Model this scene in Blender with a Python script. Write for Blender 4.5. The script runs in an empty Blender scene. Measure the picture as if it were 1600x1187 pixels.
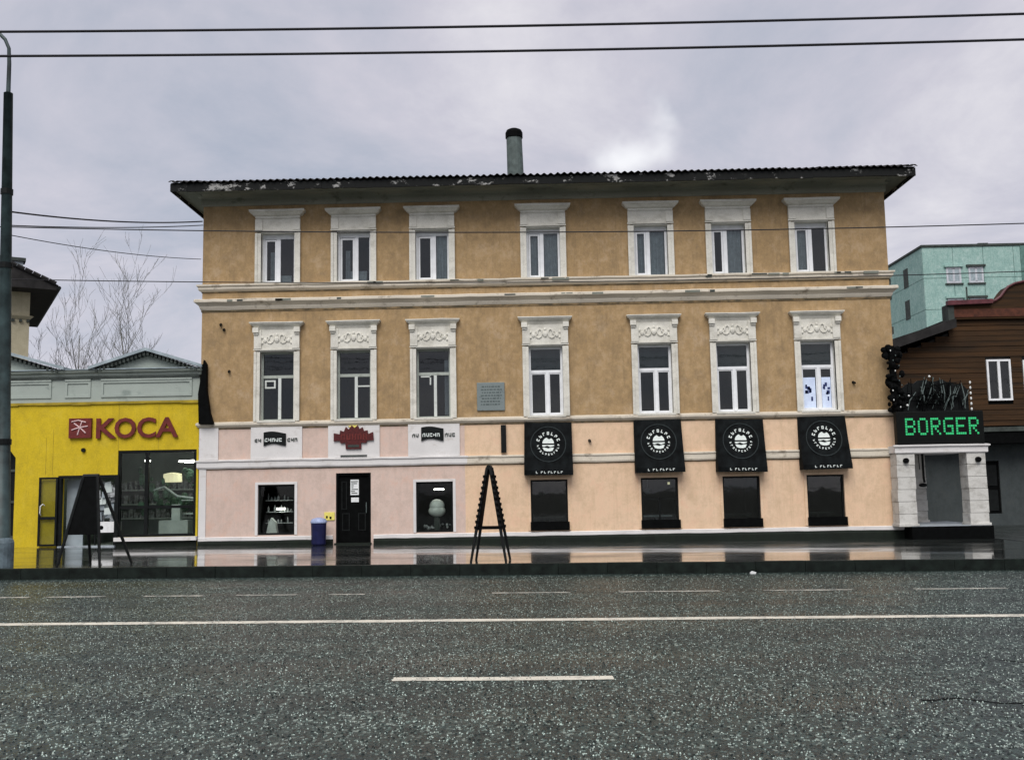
import bpy, math, random
from mathutils import Vector
R = math.radians
random.seed(7)
sc = bpy.context.scene
col = sc.collection

# ---------------------------------------------------------------- camera, sky, sun, exposure
CAM = Vector((-.5915, -28.45, 1.684)); YAW, PITCH, ROLL = -.0137, .1082, -.0179; FOC = 1550.0
_fw = Vector((math.sin(YAW)*math.cos(PITCH), math.cos(YAW)*math.cos(PITCH), math.sin(PITCH)))
_r0 = Vector((math.cos(YAW), -math.sin(YAW), 0)); _u0 = _r0.cross(_fw)
_rt = _r0*math.cos(ROLL) + _u0*math.sin(ROLL); _up = _u0*math.cos(ROLL) - _r0*math.sin(ROLL)
cd = bpy.data.cameras.new('camera'); cam = bpy.data.objects.new('camera', cd); col.objects.link(cam)
cd.sensor_width = 36; cd.lens = FOC/1600*36; cd.clip_start = .05; cd.clip_end = 2000
from mathutils import Matrix
m = Matrix((_rt, _up, -_fw)).transposed().to_4x4(); m.translation = CAM
cam.matrix_world = m
sc.camera = cam

SUN_EL, SUN_AZ = R(50), R(-10)          # azimuth measured from -Y (behind the camera), towards -X when negative
w = bpy.data.worlds.new('World'); sc.world = w; w.use_nodes = True
nt = w.node_tree; nt.nodes.clear()
def N(t, kind, **kw):
    n = t.nodes.new(kind)
    for k, v in kw.items(): setattr(n, k, v)
    return n
def L(t, a, b): t.links.new(a, b)
out = N(nt, 'ShaderNodeOutputWorld'); bg = N(nt, 'ShaderNodeBackground')
sky = N(nt, 'ShaderNodeTexSky', sky_type='NISHITA', sun_disc=False)
sky.sun_elevation = SUN_EL; sky.sun_rotation = math.pi + SUN_AZ
tc = N(nt, 'ShaderNodeTexCoord')
sx_ = N(nt, 'ShaderNodeSeparateXYZ'); L(nt, tc.outputs['Generated'], sx_.inputs[0])
zz = N(nt, 'ShaderNodeMath', operation='MAXIMUM'); L(nt, sx_.outputs['Z'], zz.inputs[0]); zz.inputs[1].default_value = 0
za = N(nt, 'ShaderNodeMath', operation='ADD'); L(nt, zz.outputs[0], za.inputs[0]); za.inputs[1].default_value = .28
dv = N(nt, 'ShaderNodeVectorMath', operation='SCALE')
inv = N(nt, 'ShaderNodeMath', operation='DIVIDE'); inv.inputs[0].default_value = 1; L(nt, za.outputs[0], inv.inputs[1])
L(nt, tc.outputs['Generated'], dv.inputs[0]); L(nt, inv.outputs[0], dv.inputs['Scale'])
n1 = N(nt, 'ShaderNodeTexNoise'); n1.inputs['Scale'].default_value = 1.5; n1.inputs['Detail'].default_value = 8; n1.inputs['Roughness'].default_value = .60
n1.inputs['Distortion'].default_value = .4
mp = N(nt, 'ShaderNodeMapping'); mp.inputs['Location'].default_value = (4.25, 6.47, 2.64); L(nt, dv.outputs[0], mp.inputs[0]); L(nt, mp.outputs[0], n1.inputs['Vector'])
cr = N(nt, 'ShaderNodeValToRGB'); L(nt, n1.outputs['Fac'], cr.inputs[0])
e = cr.color_ramp.elements
e[0].position = .28; e[0].color = (.375, .42, .51, 1); e[1].position = .68; e[1].color = (.84, .815, .84, 1)
e2 = cr.color_ramp.elements.new(.5); e2.color = (.60, .585, .655, 1)
# a thin place in the cloud, low over the roof
sp = (_fw*FOC + _rt*(1010-800) + _up*(593.5-236)).normalized()
dt = N(nt, 'ShaderNodeVectorMath', operation='DISTANCE')
nd = N(nt, 'ShaderNodeVectorMath', operation='SCALE'); nd.inputs['Scale'].default_value = .17
n2 = N(nt, 'ShaderNodeTexNoise'); n2.inputs['Scale'].default_value = 9; n2.inputs['Detail'].default_value = 4; L(nt, tc.outputs['Generated'], n2.inputs['Vector'])
L(nt, n2.outputs['Color'], nd.inputs[0])
ad = N(nt, 'ShaderNodeVectorMath', operation='ADD'); L(nt, tc.outputs['Generated'], ad.inputs[0]); L(nt, nd.outputs[0], ad.inputs[1])
L(nt, ad.outputs[0], dt.inputs[0]); dt.inputs[1].default_value = sp + Vector((.085, .085, .085))
mr = N(nt, 'ShaderNodeMapRange'); L(nt, dt.outputs['Value'], mr.inputs[0])
mr.inputs[1].default_value = .0; mr.inputs[2].default_value = .046; mr.inputs[3].default_value = .9; mr.inputs[4].default_value = 0
mr.interpolation_type = 'SMOOTHSTEP'
mx1 = N(nt, 'ShaderNodeMix', data_type='RGBA'); L(nt, mr.outputs[0], mx1.inputs['Factor']); L(nt, cr.outputs[0], mx1.inputs['A']); mx1.inputs['B'].default_value = (.98, .98, 1.0, 1)
ss = N(nt, 'ShaderNodeVectorMath', operation='SCALE'); ss.inputs['Scale'].default_value = .10; L(nt, sky.outputs[0], ss.inputs[0])
mx2 = N(nt, 'ShaderNodeMix', data_type='RGBA'); mx2.inputs['Factor'].default_value = .90; L(nt, ss.outputs[0], mx2.inputs['A']); L(nt, mx1.outputs['Result'], mx2.inputs['B'])
L(nt, mx2.outputs['Result'], bg.inputs[0]); bg.inputs[1].default_value = .57; L(nt, bg.outputs[0], out.inputs[0])

sl = bpy.data.lights.new('sun', 'SUN'); sl.energy = 1.5; sl.angle = R(40); sl.color = (1, .965, .92)
so = bpy.data.objects.new('sun', sl); col.objects.link(so)
sd = Vector((math.sin(SUN_AZ)*math.cos(SUN_EL), -math.cos(SUN_AZ)*math.cos(SUN_EL), math.sin(SUN_EL)))
so.rotation_euler = sd.to_track_quat('Z', 'Y').to_euler(); so.location = (0, -20, 40)
vs = sc.view_settings; vs.view_transform = 'Standard'; vs.look = 'None'; vs.gamma = 1; vs.use_curve_mapping = False
vs.exposure = .92

# ---------------------------------------------------------------- helpers
def P(px, py, y=0.0):
    d = _fw*FOC + _rt*(px-800) + _up*(593.5-py)
    return CAM + d*((y-CAM.y)/d.y)
SLOPE = -.00698; S0 = .140; KERB_Y = -8.0; DROP = .22
def gz(x): return S0 + SLOPE*x              # pavement level
def rz(x): return gz(x) - DROP              # road level

class MB:
    def __init__(s): s.v = []; s.f = []; s.sm = False
    def quad(s, a, b, c, d): i = len(s.v); s.v += [a, b, c, d]; s.f.append((i, i+1, i+2, i+3)); return s
    def tri(s, a, b, c): i = len(s.v); s.v += [a, b, c]; s.f.append((i, i+1, i+2)); return s
    def box(s, x0, x1, y0, y1, z0, z1):
        i = len(s.v)
        s.v += [(x, y, z) for z in (z0, z1) for y in (y0, y1) for x in (x0, x1)]
        s.f += [tuple(i+k for k in q) for q in ((0, 2, 3, 1), (4, 5, 7, 6), (0, 1, 5, 4), (2, 6, 7, 3), (0, 4, 6, 2), (1, 3, 7, 5))]
        return s
    def prism(s, poly, y0, y1):             # polygon in XZ extruded along Y
        i = len(s.v); n = len(poly)
        s.v += [(x, y0, z) for x, z in poly] + [(x, y1, z) for x, z in poly]
        s.f.append(tuple(i+k for k in range(n))); s.f.append(tuple(i+n+k for k in reversed(range(n))))
        for k in range(n): j = (k+1) % n; s.f.append((i+k, i+n+k, i+n+j, i+j))
        return s
    def tube(s, pts, rad, n=6, cap=True):
        pts = [Vector(p) for p in pts]
        if not isinstance(rad, (list, tuple)): rad = [rad]*len(pts)
        i = len(s.v); ref = None
        for k, p in enumerate(pts):
            t = (pts[min(k+1, len(pts)-1)] - pts[max(k-1, 0)]).normalized()
            if ref is None: ref = Vector((0, 0, 1)) if abs(t.z) < .9 else Vector((1, 0, 0))
            a = t.cross(ref).normalized(); b = t.cross(a).normalized(); ref = a.cross(t)
            for q in range(n):
                th = 2*math.pi*q/n
                s.v.append(tuple(p + (a*math.cos(th) + b*math.sin(th))*rad[k]))
        for k in range(len(pts)-1):
            for q in range(n):
                r = (q+1) % n
                s.f.append((i+k*n+q, i+k*n+r, i+(k+1)*n+r, i+(k+1)*n+q))
        if cap:
            s.f.append(tuple(i+q for q in range(n))); s.f.append(tuple(i+(len(pts)-1)*n+q for q in reversed(range(n))))
        return s
    def lathe(s, cx, cy, prof, n=20):       # profile of (radius, z)
        return s.tube([(cx, cy, z + k*1e-5) for k, (r, z) in enumerate(prof)], [max(r, .001) for r, z in prof], n)
    def mould(s, x0, x1, prof, y=0.0, ends=True, jit=.007):   # profile (projection, z) run along a wall face, mitred returns at the ends, hand-run so slightly uneven
        n = len(prof); ns = max(2, int((x1-x0)/.3)); i = len(s.v); st = []
        s.v += [(x0-(p if ends else 0), y, z) for p, z in prof]; left = list(range(i, i+n))
        for k in range(ns+1):
            dp, dz = random.uniform(-jit, jit), random.uniform(-jit, jit); j0 = len(s.v); u = k/ns
            for p, z in prof: e = p if ends else 0; s.v.append((x0-e+(x1-x0+2*e)*u, y-max(.004, p+(dp if p > .015 else 0)), z+dz))
            st.append(list(range(j0, j0+n)))
        j0 = len(s.v); s.v += [(x1+(p if ends else 0), y, z) for p, z in prof]; right = list(range(j0, j0+n))
        cols = [left]+st+[right]
        for A, B in zip(cols, cols[1:]):
            for k in range(n-1): s.f.append((A[k], B[k], B[k+1], A[k+1]))
        s.f.append(tuple(c[0] for c in reversed(cols))); s.f.append(tuple(c[n-1] for c in cols))
        return s
    def wall(s, x0, x1, z0, z1, holes, y=0.0, depth=.25):
        xs = sorted({x0, x1, *[h[0] for h in holes], *[h[1] for h in holes]}); zs = sorted({z0, z1, *[h[2] for h in holes], *[h[3] for h in holes]})
        xs = [x for x in xs if x0 <= x <= x1]; zs = [z for z in zs if z0 <= z <= z1]
        for a, b in zip(xs, xs[1:]):
            for c, d in zip(zs, zs[1:]):
                mx, mz = (a+b)/2, (c+d)/2
                if any(h[0] < mx < h[1] and h[2] < mz < h[3] for h in holes): continue
                s.quad((a, y, c), (b, y, c), (b, y, d), (a, y, d))
        for a, b, c, d in holes:
            c0, d0 = max(c, z0), min(d, z1)
            if c0 >= d0: continue
            s.quad((a, y, c0), (a, y, d0), (a, y+depth, d0), (a, y+depth, c0)); s.quad((b, y, c0), (b, y+depth, c0), (b, y+depth, d0), (b, y, d0))
            if z0 < d < z1: s.quad((a, y, d), (b, y, d), (b, y+depth, d), (a, y+depth, d))
            if z0 < c < z1: s.quad((a, y, c), (a, y+depth, c), (b, y+depth, c), (b, y, c))
        return s
    def blob(s, c, rx, ry, rz_, n=8, m_=5):
        i = len(s.v); c = Vector(c)
        for a in range(m_+1):
            ph = math.pi*a/m_ - math.pi/2
            for b in range(n):
                th = 2*math.pi*b/n
                s.v.append((c.x+rx*math.cos(ph)*math.cos(th), c.y+ry*math.cos(ph)*math.sin(th), c.z+rz_*math.sin(ph)))
        for a in range(m_):
            for b in range(n):
                d = (b+1) % n; s.f.append((i+a*n+b, i+a*n+d, i+(a+1)*n+d, i+(a+1)*n+b))
        return s
    def build(s, name, mat, parent=None, smooth=False, kind=None, bevel=0, label=None):
        off = Vector((0, 0, 0)); p = parent
        while p is not None: off += p.location; p = p.parent
        me = bpy.data.meshes.new(name); me.from_pydata([tuple(Vector(v)-off) for v in s.v], [], s.f); me.validate(); me.update()
        me.materials.append(mat)
        if smooth:
            for p_ in me.polygons: p_.use_smooth = True
        o = bpy.data.objects.new(name, me); col.objects.link(o); o.parent = parent
        if kind: o['kind'] = kind
        if label: o['label'] = label
        if bevel:
            b = o.modifiers.new('bevel', 'BEVEL'); b.width = bevel; b.segments = 2; b.limit_method = 'ANGLE'
        return o
def tag(o, label, cat, group=None):
    o['label'] = label; o['category'] = cat
    if group: o['group'] = group
    return o
def thing(name, loc, label, cat, group=None):
    o = bpy.data.objects.new(name, None); col.objects.link(o); o.location = loc; o.empty_display_size = .3
    return tag(o, label, cat, group)
def copy_tree(o, parent=None):
    c = o.copy(); col.objects.link(c)
    if parent: c.parent = parent
    for ch in list(o.children): copy_tree(ch, c)
    return c
def text(name, body, size, x, y, z, mat, parent, depth=.02, bold=0, rot=0.0, sx=1.0, align='CENTER'):
    cu = bpy.data.curves.new(name, 'FONT'); cu.body = body; cu.size = size; cu.extrude = depth; cu.offset = bold; cu.align_x = align; cu.resolution_u = 3
    t = bpy.data.objects.new(name, cu); col.objects.link(t)
    bpy.context.view_layer.update()
    me = bpy.data.meshes.new_from_object(t.evaluated_get(bpy.context.evaluated_depsgraph_get()))
    bpy.data.objects.remove(t); bpy.data.curves.remove(cu)
    c, s_ = math.cos(rot), math.sin(rot)
    off = Vector((0, 0, 0)); p = parent
    while p is not None: off += p.location; p = p.parent
    for v in me.vertices:
        a, b, d = v.co.x*sx, v.co.y, v.co.z
        v.co = Vector((x + a*c - b*s_, y - d, z + a*s_ + b*c)) - off
    me.name = name; me.materials.clear(); me.materials.append(mat)
    o = bpy.data.objects.new(name, me); col.objects.link(o); o.parent = parent
    return o

# ---------------------------------------------------------------- materials
def base_mat(name, rough=.7, spec=.3):
    m_ = bpy.data.materials.new(name); m_.use_nodes = True; t = m_.node_tree
    b = t.nodes['Principled BSDF']; b.inputs['Roughness'].default_value = rough; b.inputs['Specular IOR Level'].default_value = spec
    c = N(t, 'ShaderNodeTexCoord')
    return m_, t, b, c.outputs['Object']
def noise(t, v, scale, detail=4, rough=.55, stretch=None, loc=(0, 0, 0)):
    mp_ = N(t, 'ShaderNodeMapping'); L(t, v, mp_.inputs[0]); mp_.inputs['Scale'].default_value = stretch or (1, 1, 1); mp_.inputs['Location'].default_value = loc
    n = N(t, 'ShaderNodeTexNoise'); n.inputs['Scale'].default_value = scale; n.inputs['Detail'].default_value = detail; n.inputs['Roughness'].default_value = rough
    L(t, mp_.outputs[0], n.inputs['Vector']); return n.outputs['Fac']
def ramp(t, f, a, b, lo=0.0, hi=1.0):
    n = N(t, 'ShaderNodeMapRange'); L(t, f, n.inputs[0]); n.inputs[1].default_value = a; n.inputs[2].default_value = b; n.inputs[3].default_value = lo; n.inputs[4].default_value = hi
    return n.outputs[0]
def mix(t, f, a, b):
    n = N(t, 'ShaderNodeMix', data_type='RGBA')
    if isinstance(f, float): n.inputs['Factor'].default_value = f
    else: L(t, f, n.inputs['Factor'])
    for k, x in (('A', a), ('B', b)):
        if isinstance(x, tuple): n.inputs[k].default_value = (*x, 1)
        else: L(t, x, n.inputs[k])
    return n.outputs['Result']
def bump(t, b, h, strength=.3, dist=.01):
    n = N(t, 'ShaderNodeBump'); n.inputs['Strength'].default_value = strength; n.inputs['Distance'].default_value = dist
    L(t, h, n.inputs['Height']); L(t, n.outputs[0], b.inputs['Normal'])
def plain(name, c, rough=.6, var=.25, scale=6, metal=0.0, spec=.3, emit=None, bmp=0.0):
    m_, t, b, v = base_mat(name, rough, spec)
    n = noise(t, v, scale)
    d = tuple(x*(1-var) for x in c); l = tuple(min(1, x*(1+var)) for x in c)
    L(t, mix(t, ramp(t, n, .3, .7), d, l), b.inputs['Base Color']); b.inputs['Metallic'].default_value = metal
    if emit: b.inputs['Emission Color'].default_value = (*c, 1); b.inputs['Emission Strength'].default_value = emit
    if bmp: bump(t, b, noise(t, v, scale*8), bmp)
    return m_
def stucco(name, c, c2, patch, dirt, dirt_amt=.5, grain=70):
    m_, t, b, v = base_mat(name, .88, .15)
    k = mix(t, ramp(t, noise(t, v, .55, 5), .35, .68), c, c2)
    k = mix(t, ramp(t, noise(t, v, 1.1, 6, .65, None, (3, 1, 7)), .62, .72, 0, .55), k, patch)
    k = mix(t, ramp(t, noise(t, v, 1.0, 5, .6, (2.2, 2.2, .28), (5, 0, 2)), .54, .80, 0, dirt_amt), k, dirt)
    k = mix(t, ramp(t, noise(t, v, 3.2, 6, .7, (2.6, 2.6, .16), (1, 8, 0)), .53, .68, 0, dirt_amt), k, dirt)
    big = noise(t, v, 1.7, 10, .74, (1, 1, .9), (7, 3, 1)); k = mix(t, ramp(t, big, .50, .64, 0, .6), k, dirt); k = mix(t, ramp(t, big, .34, .46, .75, 0), k, patch)
    mid = noise(t, v, 4.5, 9, .78, (1, 1, .8), (2, 9, 4)); k = mix(t, ramp(t, mid, .46, .66, 0, .75), k, dirt); k = mix(t, ramp(t, mid, .32, .48, .6, 0), k, patch)
    fine = noise(t, v, grain, 3, .7)
    k2 = mix(t, ramp(t, fine, .3, .72), tuple(x*.70 for x in c), tuple(min(1, x*1.25) for x in c2))
    L(t, mix(t, .42, k, k2), b.inputs['Base Color'])
    bump(t, b, noise(t, v, 38, 6, .7), .45, .012)
    return m_
def paint(name, c, worn, amt=.5, scale=3.0, rough=.65, lo=.56, hi=.68, fine=.25):      # paint that has flaked and greyed in patches
    m_, t, b, v = base_mat(name, rough, .25)
    k = mix(t, ramp(t, noise(t, v, 1.2, 4), .3, .7), tuple(x*.86 for x in c), c)
    k = mix(t, ramp(t, noise(t, v, scale, 7, .68, (1, 1, 1.6)), lo, hi, 0, amt), k, worn)
    k = mix(t, ramp(t, noise(t, v, 40, 3, .7), .35, .75, 0, fine), k, worn)
    L(t, k, b.inputs['Base Color']); bump(t, b, noise(t, v, 22, 6, .7), .35, .008)
    return m_
M = {}
M['ochre'] = stucco('ochre_stucco', (.365, .245, .120), (.440, .305, .160), (.53, .41, .29), (.140, .108, .072), .5)
M['pink'] = stucco('pink_stucco', (.62, .47, .405), (.67, .54, .47), (.64, .38, .27), (.42, .32, .26), .45)
M['peach'] = stucco('peach_stucco', (.74, .52, .345), (.78, .59, .42), (.72, .45, .31), (.47, .33, .20), .55)
M['trim'] = paint('weathered_white_trim', (.79, .775, .70), (.30, .285, .23), .70, 2.2, lo=.47, hi=.80, fine=.38)
M['band'] = paint('cream_band_paint', (.72, .66, .55), (.22, .18, .13), .8, 2.2)
M['white'] = paint('white_wall_paint', (.74, .73, .72), (.45, .41, .37), .5)
M['pillarpaint'] = paint('worn_pillar_paint', (.66, .655, .62), (.26, .25, .22), .8, 3.0, lo=.48, hi=.72, fine=.4)
M['cornice'] = paint('grey_green_cornice', (.21, .225, .19), (.09, .10, .08), .7, 1.6)
M['cove'] = paint('grey_plaster_cove', (.34, .34, .28), (.13, .14, .11), .7, 2.2)
M['shade_grime'] = paint('grimy_shade_strip', (.10, .085, .055), (.30, .21, .11), .9, 2.6, .9, .46, .60)  # band shadow and dirt together in one mottled dark colour
M['plinth'] = stucco('dark_plinth', (.012, .017, .014), (.018, .023, .018), (.014, .024, .012), (.006, .008, .006), .6)
M['fascia'] = paint('flaking_fascia', (.007, .008, .008), (.34, .34, .33), .9, 2.6, .9, .57, .61, .02)
M['roof'] = plain('rusted_roof_iron', (.014, .013, .013), .75, .6, 3)
M['chim'] = plain('grey_chimney', (.085, .11, .105), .7, .3, 5)
M['black'] = plain('black_paint', (.002, .0024, .0025), .7, .5, 8, spec=.06)
M['dark'] = plain('dark_metal', (.006, .0075, .0075), .5, .4, 8, spec=.15)
M['awn'] = plain('black_awning_fabric', (.0042, .0055, .006), .8, .75, 4, spec=.10, bmp=.25)
M['print'] = plain('white_print', (.66, .72, .69), .7, .2, 60)
M['faint'] = plain('faint_ring_print', (.016, .023, .024), .8, .5, 30)
M['pvc'] = plain('white_window_frame', (.78, .80, .82), .4, .08, 5)
M['oldwood'] = paint('grey_green_window_wood', (.42, .46, .42), (.16, .17, .14), .6, 5)
M['oldlight'] = paint('pale_window_wood', (.66, .70, .67), (.35, .36, .32), .5, 5)
M['curtain'] = plain('pale_curtain', (.50, .52, .56), .9, .15, 9)
M['room'] = plain('dim_interior', (.035, .042, .04), .9, .3, 1.5)
M['blind'] = plain('grey_blind', (.05, .07, .075), .8, .15, 4)
M['yellow'] = stucco('yellow_cladding', (.58, .425, .020), (.64, .475, .024), (.60, .47, .06), (.36, .27, .03), .45, 30)
M['yellow_edge'] = plain('yellow_edge_trim', (.34, .25, .02), .5, .3, 3)
M['parapet'] = paint('grey_green_parapet', (.38, .43, .39), (.19, .23, .21), .75, 1.8)
M['parapet_roof'] = plain('blue_grey_flashing', (.30, .36, .39), .5, .25, 4)
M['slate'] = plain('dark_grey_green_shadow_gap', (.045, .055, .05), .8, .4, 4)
M['maroon'] = plain('maroon_letter', (.135, .020, .017), .5, .25, 9)
M['pinkwhite'] = plain('pinkish_white', (.70, .50, .50), .6, .15, 20)
M['plaque'] = paint('grey_blue_stone', (.21, .25, .25), (.09, .11, .11), .6, 9)
M['crimson'] = plain('dark_red_sign', (.075, .010, .010), .5, .4, 18)
M['navy'] = plain('blue_plastic', (.006, .008, .050), .4, .25, 6)
M['bluepale'] = plain('pale_blue_lid', (.30, .36, .55), .4, .2, 10)
M['lemon'] = plain('yellow_notice', (.78, .68, .16), .6, .1, 10)
M['paper'] = plain('white_paper', (.72, .74, .74), .7, .1, 12)
M['poster'] = plain('pale_blue_poster', (.62, .72, .95), .6, .12, 5)
M['inkblue'] = plain('dark_blue_ink', (.02, .035, .13), .6, .2, 10)
M['steel'] = plain('grey_green_pole_paint', (.032, .052, .054), .5, .6, 3)
M['polebase'] = plain('blue_grey_pole_base', (.10, .135, .155), .6, .45, 5, bmp=.3)
M['concrete'] = plain('pale_concrete', (.30, .34, .37), .8, .25, 6, bmp=.3)
M['teal'] = stucco('teal_panel', (.27, .42, .38), (.35, .51, .47), (.50, .60, .57), (.15, .28, .26), .75, 8)
M['tealdark'] = plain('dark_panel_joint', (.10, .19, .17), .8, .3, 2)
M['plank'] = plain('brown_stained_board', (.040, .021, .008), .8, .75, 5, bmp=.3)
def board_mat():
    m_, t, b, v = base_mat('brown_weathered_board', .8, .2)
    k = mix(t, ramp(t, noise(t, v, 1.0, 5, .6, (.35, 1, 5.1)), .32, .68), (.020, .012, .006), (.062, .030, .011))
    k = mix(t, ramp(t, noise(t, v, 14, 4, .7, (.2, 1, 2)), .5, .75, 0, .6), k, (.016, .011, .007)); L(t, k, b.inputs['Base Color'])
    bump(t, b, noise(t, v, 20, 5, .7, (.1, 1, 2)), .4, .01); return m_
M['plank'] = board_mat()
M['redbrown'] = plain('red_brown_board', (.075, .022, .010), .65, .45, 6)
M['redmetal'] = plain('dull_red_flashing', (.10, .028, .034), .5, .35, 5)
M['greywall'] = stucco('grey_ground_floor', (.055, .066, .068), (.068, .08, .082), (.07, .075, .07), (.03, .036, .036), .5)
M['beige'] = stucco('beige_house', (.42, .38, .26), (.47, .43, .31), (.5, .46, .36), (.30, .27, .19), .5)
M['bark'] = plain('grey_bark', (.14, .14, .125), .9, .5, 9)
M['wire'] = plain('wire_rubber', (.012, .012, .016), .6, .2, 3)
M['kerbm'] = plain('wet_dark_kerb', (.007, .011, .009), .6, .6, 5, spec=.15, bmp=.4)
M['line'] = paint('worn_road_paint', (.78, .74, .62), (.16, .17, .16), .9, 6, .45, .50, .68)
M['line_worn'] = paint('faded_lane_paint', (.60, .58, .50), (.09, .105, .10), .95, 5, .45, .40, .62, .4)
M['glow'] = plain('shop_tube_light', (1, .97, .88), .5, .01, 1, emit=7)
M['shade'] = plain('lit_paper_shade', (.95, .85, .55), .6, .2, 3, emit=.4)
M['globe'] = plain('pale_globe', (.60, .64, .62), .5, .25, 5)
M['led'] = plain('green_led', (.02, .16, .07), .5, .3, 40, emit=1); M['led'].node_tree.nodes['Principled BSDF'].inputs['Emission Color'].default_value = (.03, .62, .20, 1); M['led'].node_tree.nodes['Principled BSDF'].inputs['Emission Strength'].default_value = .34
M['ledoff'] = plain('led_panel', (.004, .005, .0045), .55, .3, 30, spec=.12)
M['bulb'] = plain('white_bulb', (.7, .72, .70), .4, .1, 9)
M['shelf'] = plain('pale_shelf', (.55, .62, .60), .5, .15, 4)
M['shopwall'] = plain('shop_interior', (.22, .27, .24), .8, .25, 1.2)
M['goods'] = plain('shop_goods_green', (.06, .13, .08), .7, .7, 9)
M['goods2'] = plain('shop_goods_mixed', (.30, .32, .33), .7, .75, 11)
M['panelblue'] = plain('blue_grey_door_panel', (.30, .35, .38), .5, .2, 2)
M['litter'] = plain('white_scrap', (.75, .76, .76), .8, .1, 9)
M['soil'] = plain('far_ground', (.06, .065, .055), .9, .4, .2)

def glass(name, tint, fl=1.0, fmin=.02):
    m_ = bpy.data.materials.new(name); m_.use_nodes = True; t = m_.node_tree; t.nodes.clear()
    o = N(t, 'ShaderNodeOutputMaterial'); mx = N(t, 'ShaderNodeMixShader'); tr = N(t, 'ShaderNodeBsdfTransparent'); gl = N(t, 'ShaderNodeBsdfGlossy')
    tr.inputs[0].default_value = (*tint, 1); gl.inputs['Roughness'].default_value = .03
    fr = N(t, 'ShaderNodeFresnel'); fr.inputs[0].default_value = 1.5
    c = N(t, 'ShaderNodeTexCoord'); bp = N(t, 'ShaderNodeBump'); bp.inputs['Strength'].default_value = .06; bp.inputs['Distance'].default_value = .02
    L(t, noise(t, c.outputs['Object'], 2.5, 2), bp.inputs['Height']); L(t, bp.outputs[0], gl.inputs['Normal'])
    ma = N(t, 'ShaderNodeMath', operation='MULTIPLY_ADD'); L(t, fr.outputs[0], ma.inputs[0]); ma.inputs[1].default_value = fl; ma.inputs[2].default_value = fmin
    L(t, ma.outputs[0], mx.inputs[0]); L(t, tr.outputs[0], mx.inputs[1]); L(t, gl.outputs[0], mx.inputs[2]); L(t, mx.outputs[0], o.inputs[0])
    return m_
M['glass'] = glass('window_glass', (.76, .80, .80), .85, .012)
M['streetglass'] = glass('street_glass', (.78, .82, .80), 1.0, .01)
M['shopglass'] = glass('shop_glass', (.86, .89, .87), .5, .0)

def wet_asphalt():
    # road: dark binder with pale and dark chippings, wet glints painted into the pale ones, a film of water that evens out in places
    m_, t, b, v = base_mat('wet_asphalt', .3, .30)
    mp_ = N(t, 'ShaderNodeMapping'); L(t, v, mp_.inputs[0]); mp_.inputs['Scale'].default_value = (1, .55, 1)
    vo = N(t, 'ShaderNodeTexVoronoi'); vo.inputs['Scale'].default_value = 42; L(t, mp_.outputs[0], vo.inputs['Vector'])
    sp_ = N(t, 'ShaderNodeSeparateColor'); L(t, vo.outputs['Color'], sp_.inputs[0])
    k = mix(t, ramp(t, noise(t, v, .7, 5), .3, .7), (.014, .026, .024), (.026, .042, .038))
    k = mix(t, ramp(t, sp_.outputs[0], .2, 1, 0, .9), k, (.052, .080, .070))
    k = mix(t, ramp(t, sp_.outputs[1], .88, .95), k, (.27, .33, .29))
    k = mix(t, ramp(t, sp_.outputs[2], .74, .84, 0, .9), k, (.005, .008, .007))
    k = mix(t, ramp(t, noise(t, v, 5, 5, .8), .40, .66, 0, .55), k, (.014, .021, .018))
    L(t, k, b.inputs['Base Color'])
    k2 = noise(t, v, .8, 4, .6, (.12, 1.3, 1), (3, 1, 0)); kk = b.inputs['Base Color'].links[0].from_socket
    L(t, mix(t, ramp(t, k2, .45, .66, 0, .5), kk, (.012, .018, .016)), b.inputs['Base Color'])
    wv = N(t, 'ShaderNodeTexWave', bands_direction='Y'); wv.inputs['Scale'].default_value = .18; wv.inputs['Distortion'].default_value = 2.5; wv.inputs['Detail'].default_value = 3; wv.inputs['Detail Scale'].default_value = .5
    L(t, v, wv.inputs['Vector']); wf = ramp(t, wv.outputs['Fac'], .55, 1, 0, .55); kk = b.inputs['Base Color'].links[0].from_socket
    L(t, mix(t, wf, kk, (.013, .020, .019)), b.inputs['Base Color'])
    rn = N(t, 'ShaderNodeMath', operation='MULTIPLY_ADD'); L(t, wv.outputs['Fac'], rn.inputs[0]); rn.inputs[1].default_value = -.05; L(t, ramp(t, noise(t, v, .45, 5, .6, (.5, 1.8, 1)), .3, .72, .27, .52), rn.inputs[2]); rg = rn.outputs[0]; L(t, rg, b.inputs['Roughness'])
    ch = N(t, 'ShaderNodeMath', operation='ADD'); L(t, vo.outputs['Distance'], ch.inputs[0]); L(t, sp_.outputs[0], ch.inputs[1])
    bump(t, b, ch.outputs[0], .75, .009)
    return m_
M['asphalt'] = wet_asphalt()
def wet_pavement():
    m_, t, b, v = base_mat('wet_pavement', .1, .5)
    k = mix(t, ramp(t, noise(t, v, 1.1, 6), .3, .7), (.018, .023, .021), (.040, .046, .043))
    k = mix(t, ramp(t, noise(t, v, 60, 2), .55, .7, 0, .5), k, (.09, .10, .09)); L(t, k, b.inputs['Base Color'])
    pud = noise(t, v, .55, 5, .55, (.35, 1.1, 1), (4, 2, 0))
    L(t, ramp(t, pud, .36, .66, .05, .24), b.inputs['Roughness'])
    L(t, ramp(t, noise(t, v, .9, 5, .6, (.5, 1.2, 1), (9, 3, 0)), .42, .64, .92, .20), b.inputs['Coat Weight']); b.inputs['Coat Roughness'].default_value = .035; b.inputs['Coat IOR'].default_value = 1.4
    bump(t, b, noise(t, v, 11, 7, .7), .12, .012)
    return m_
M['pave'] = wet_pavement()
M['chips'] = plain('pale_stone_chips', (.30, .37, .33), .3, .95, 9, spec=.5)
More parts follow.
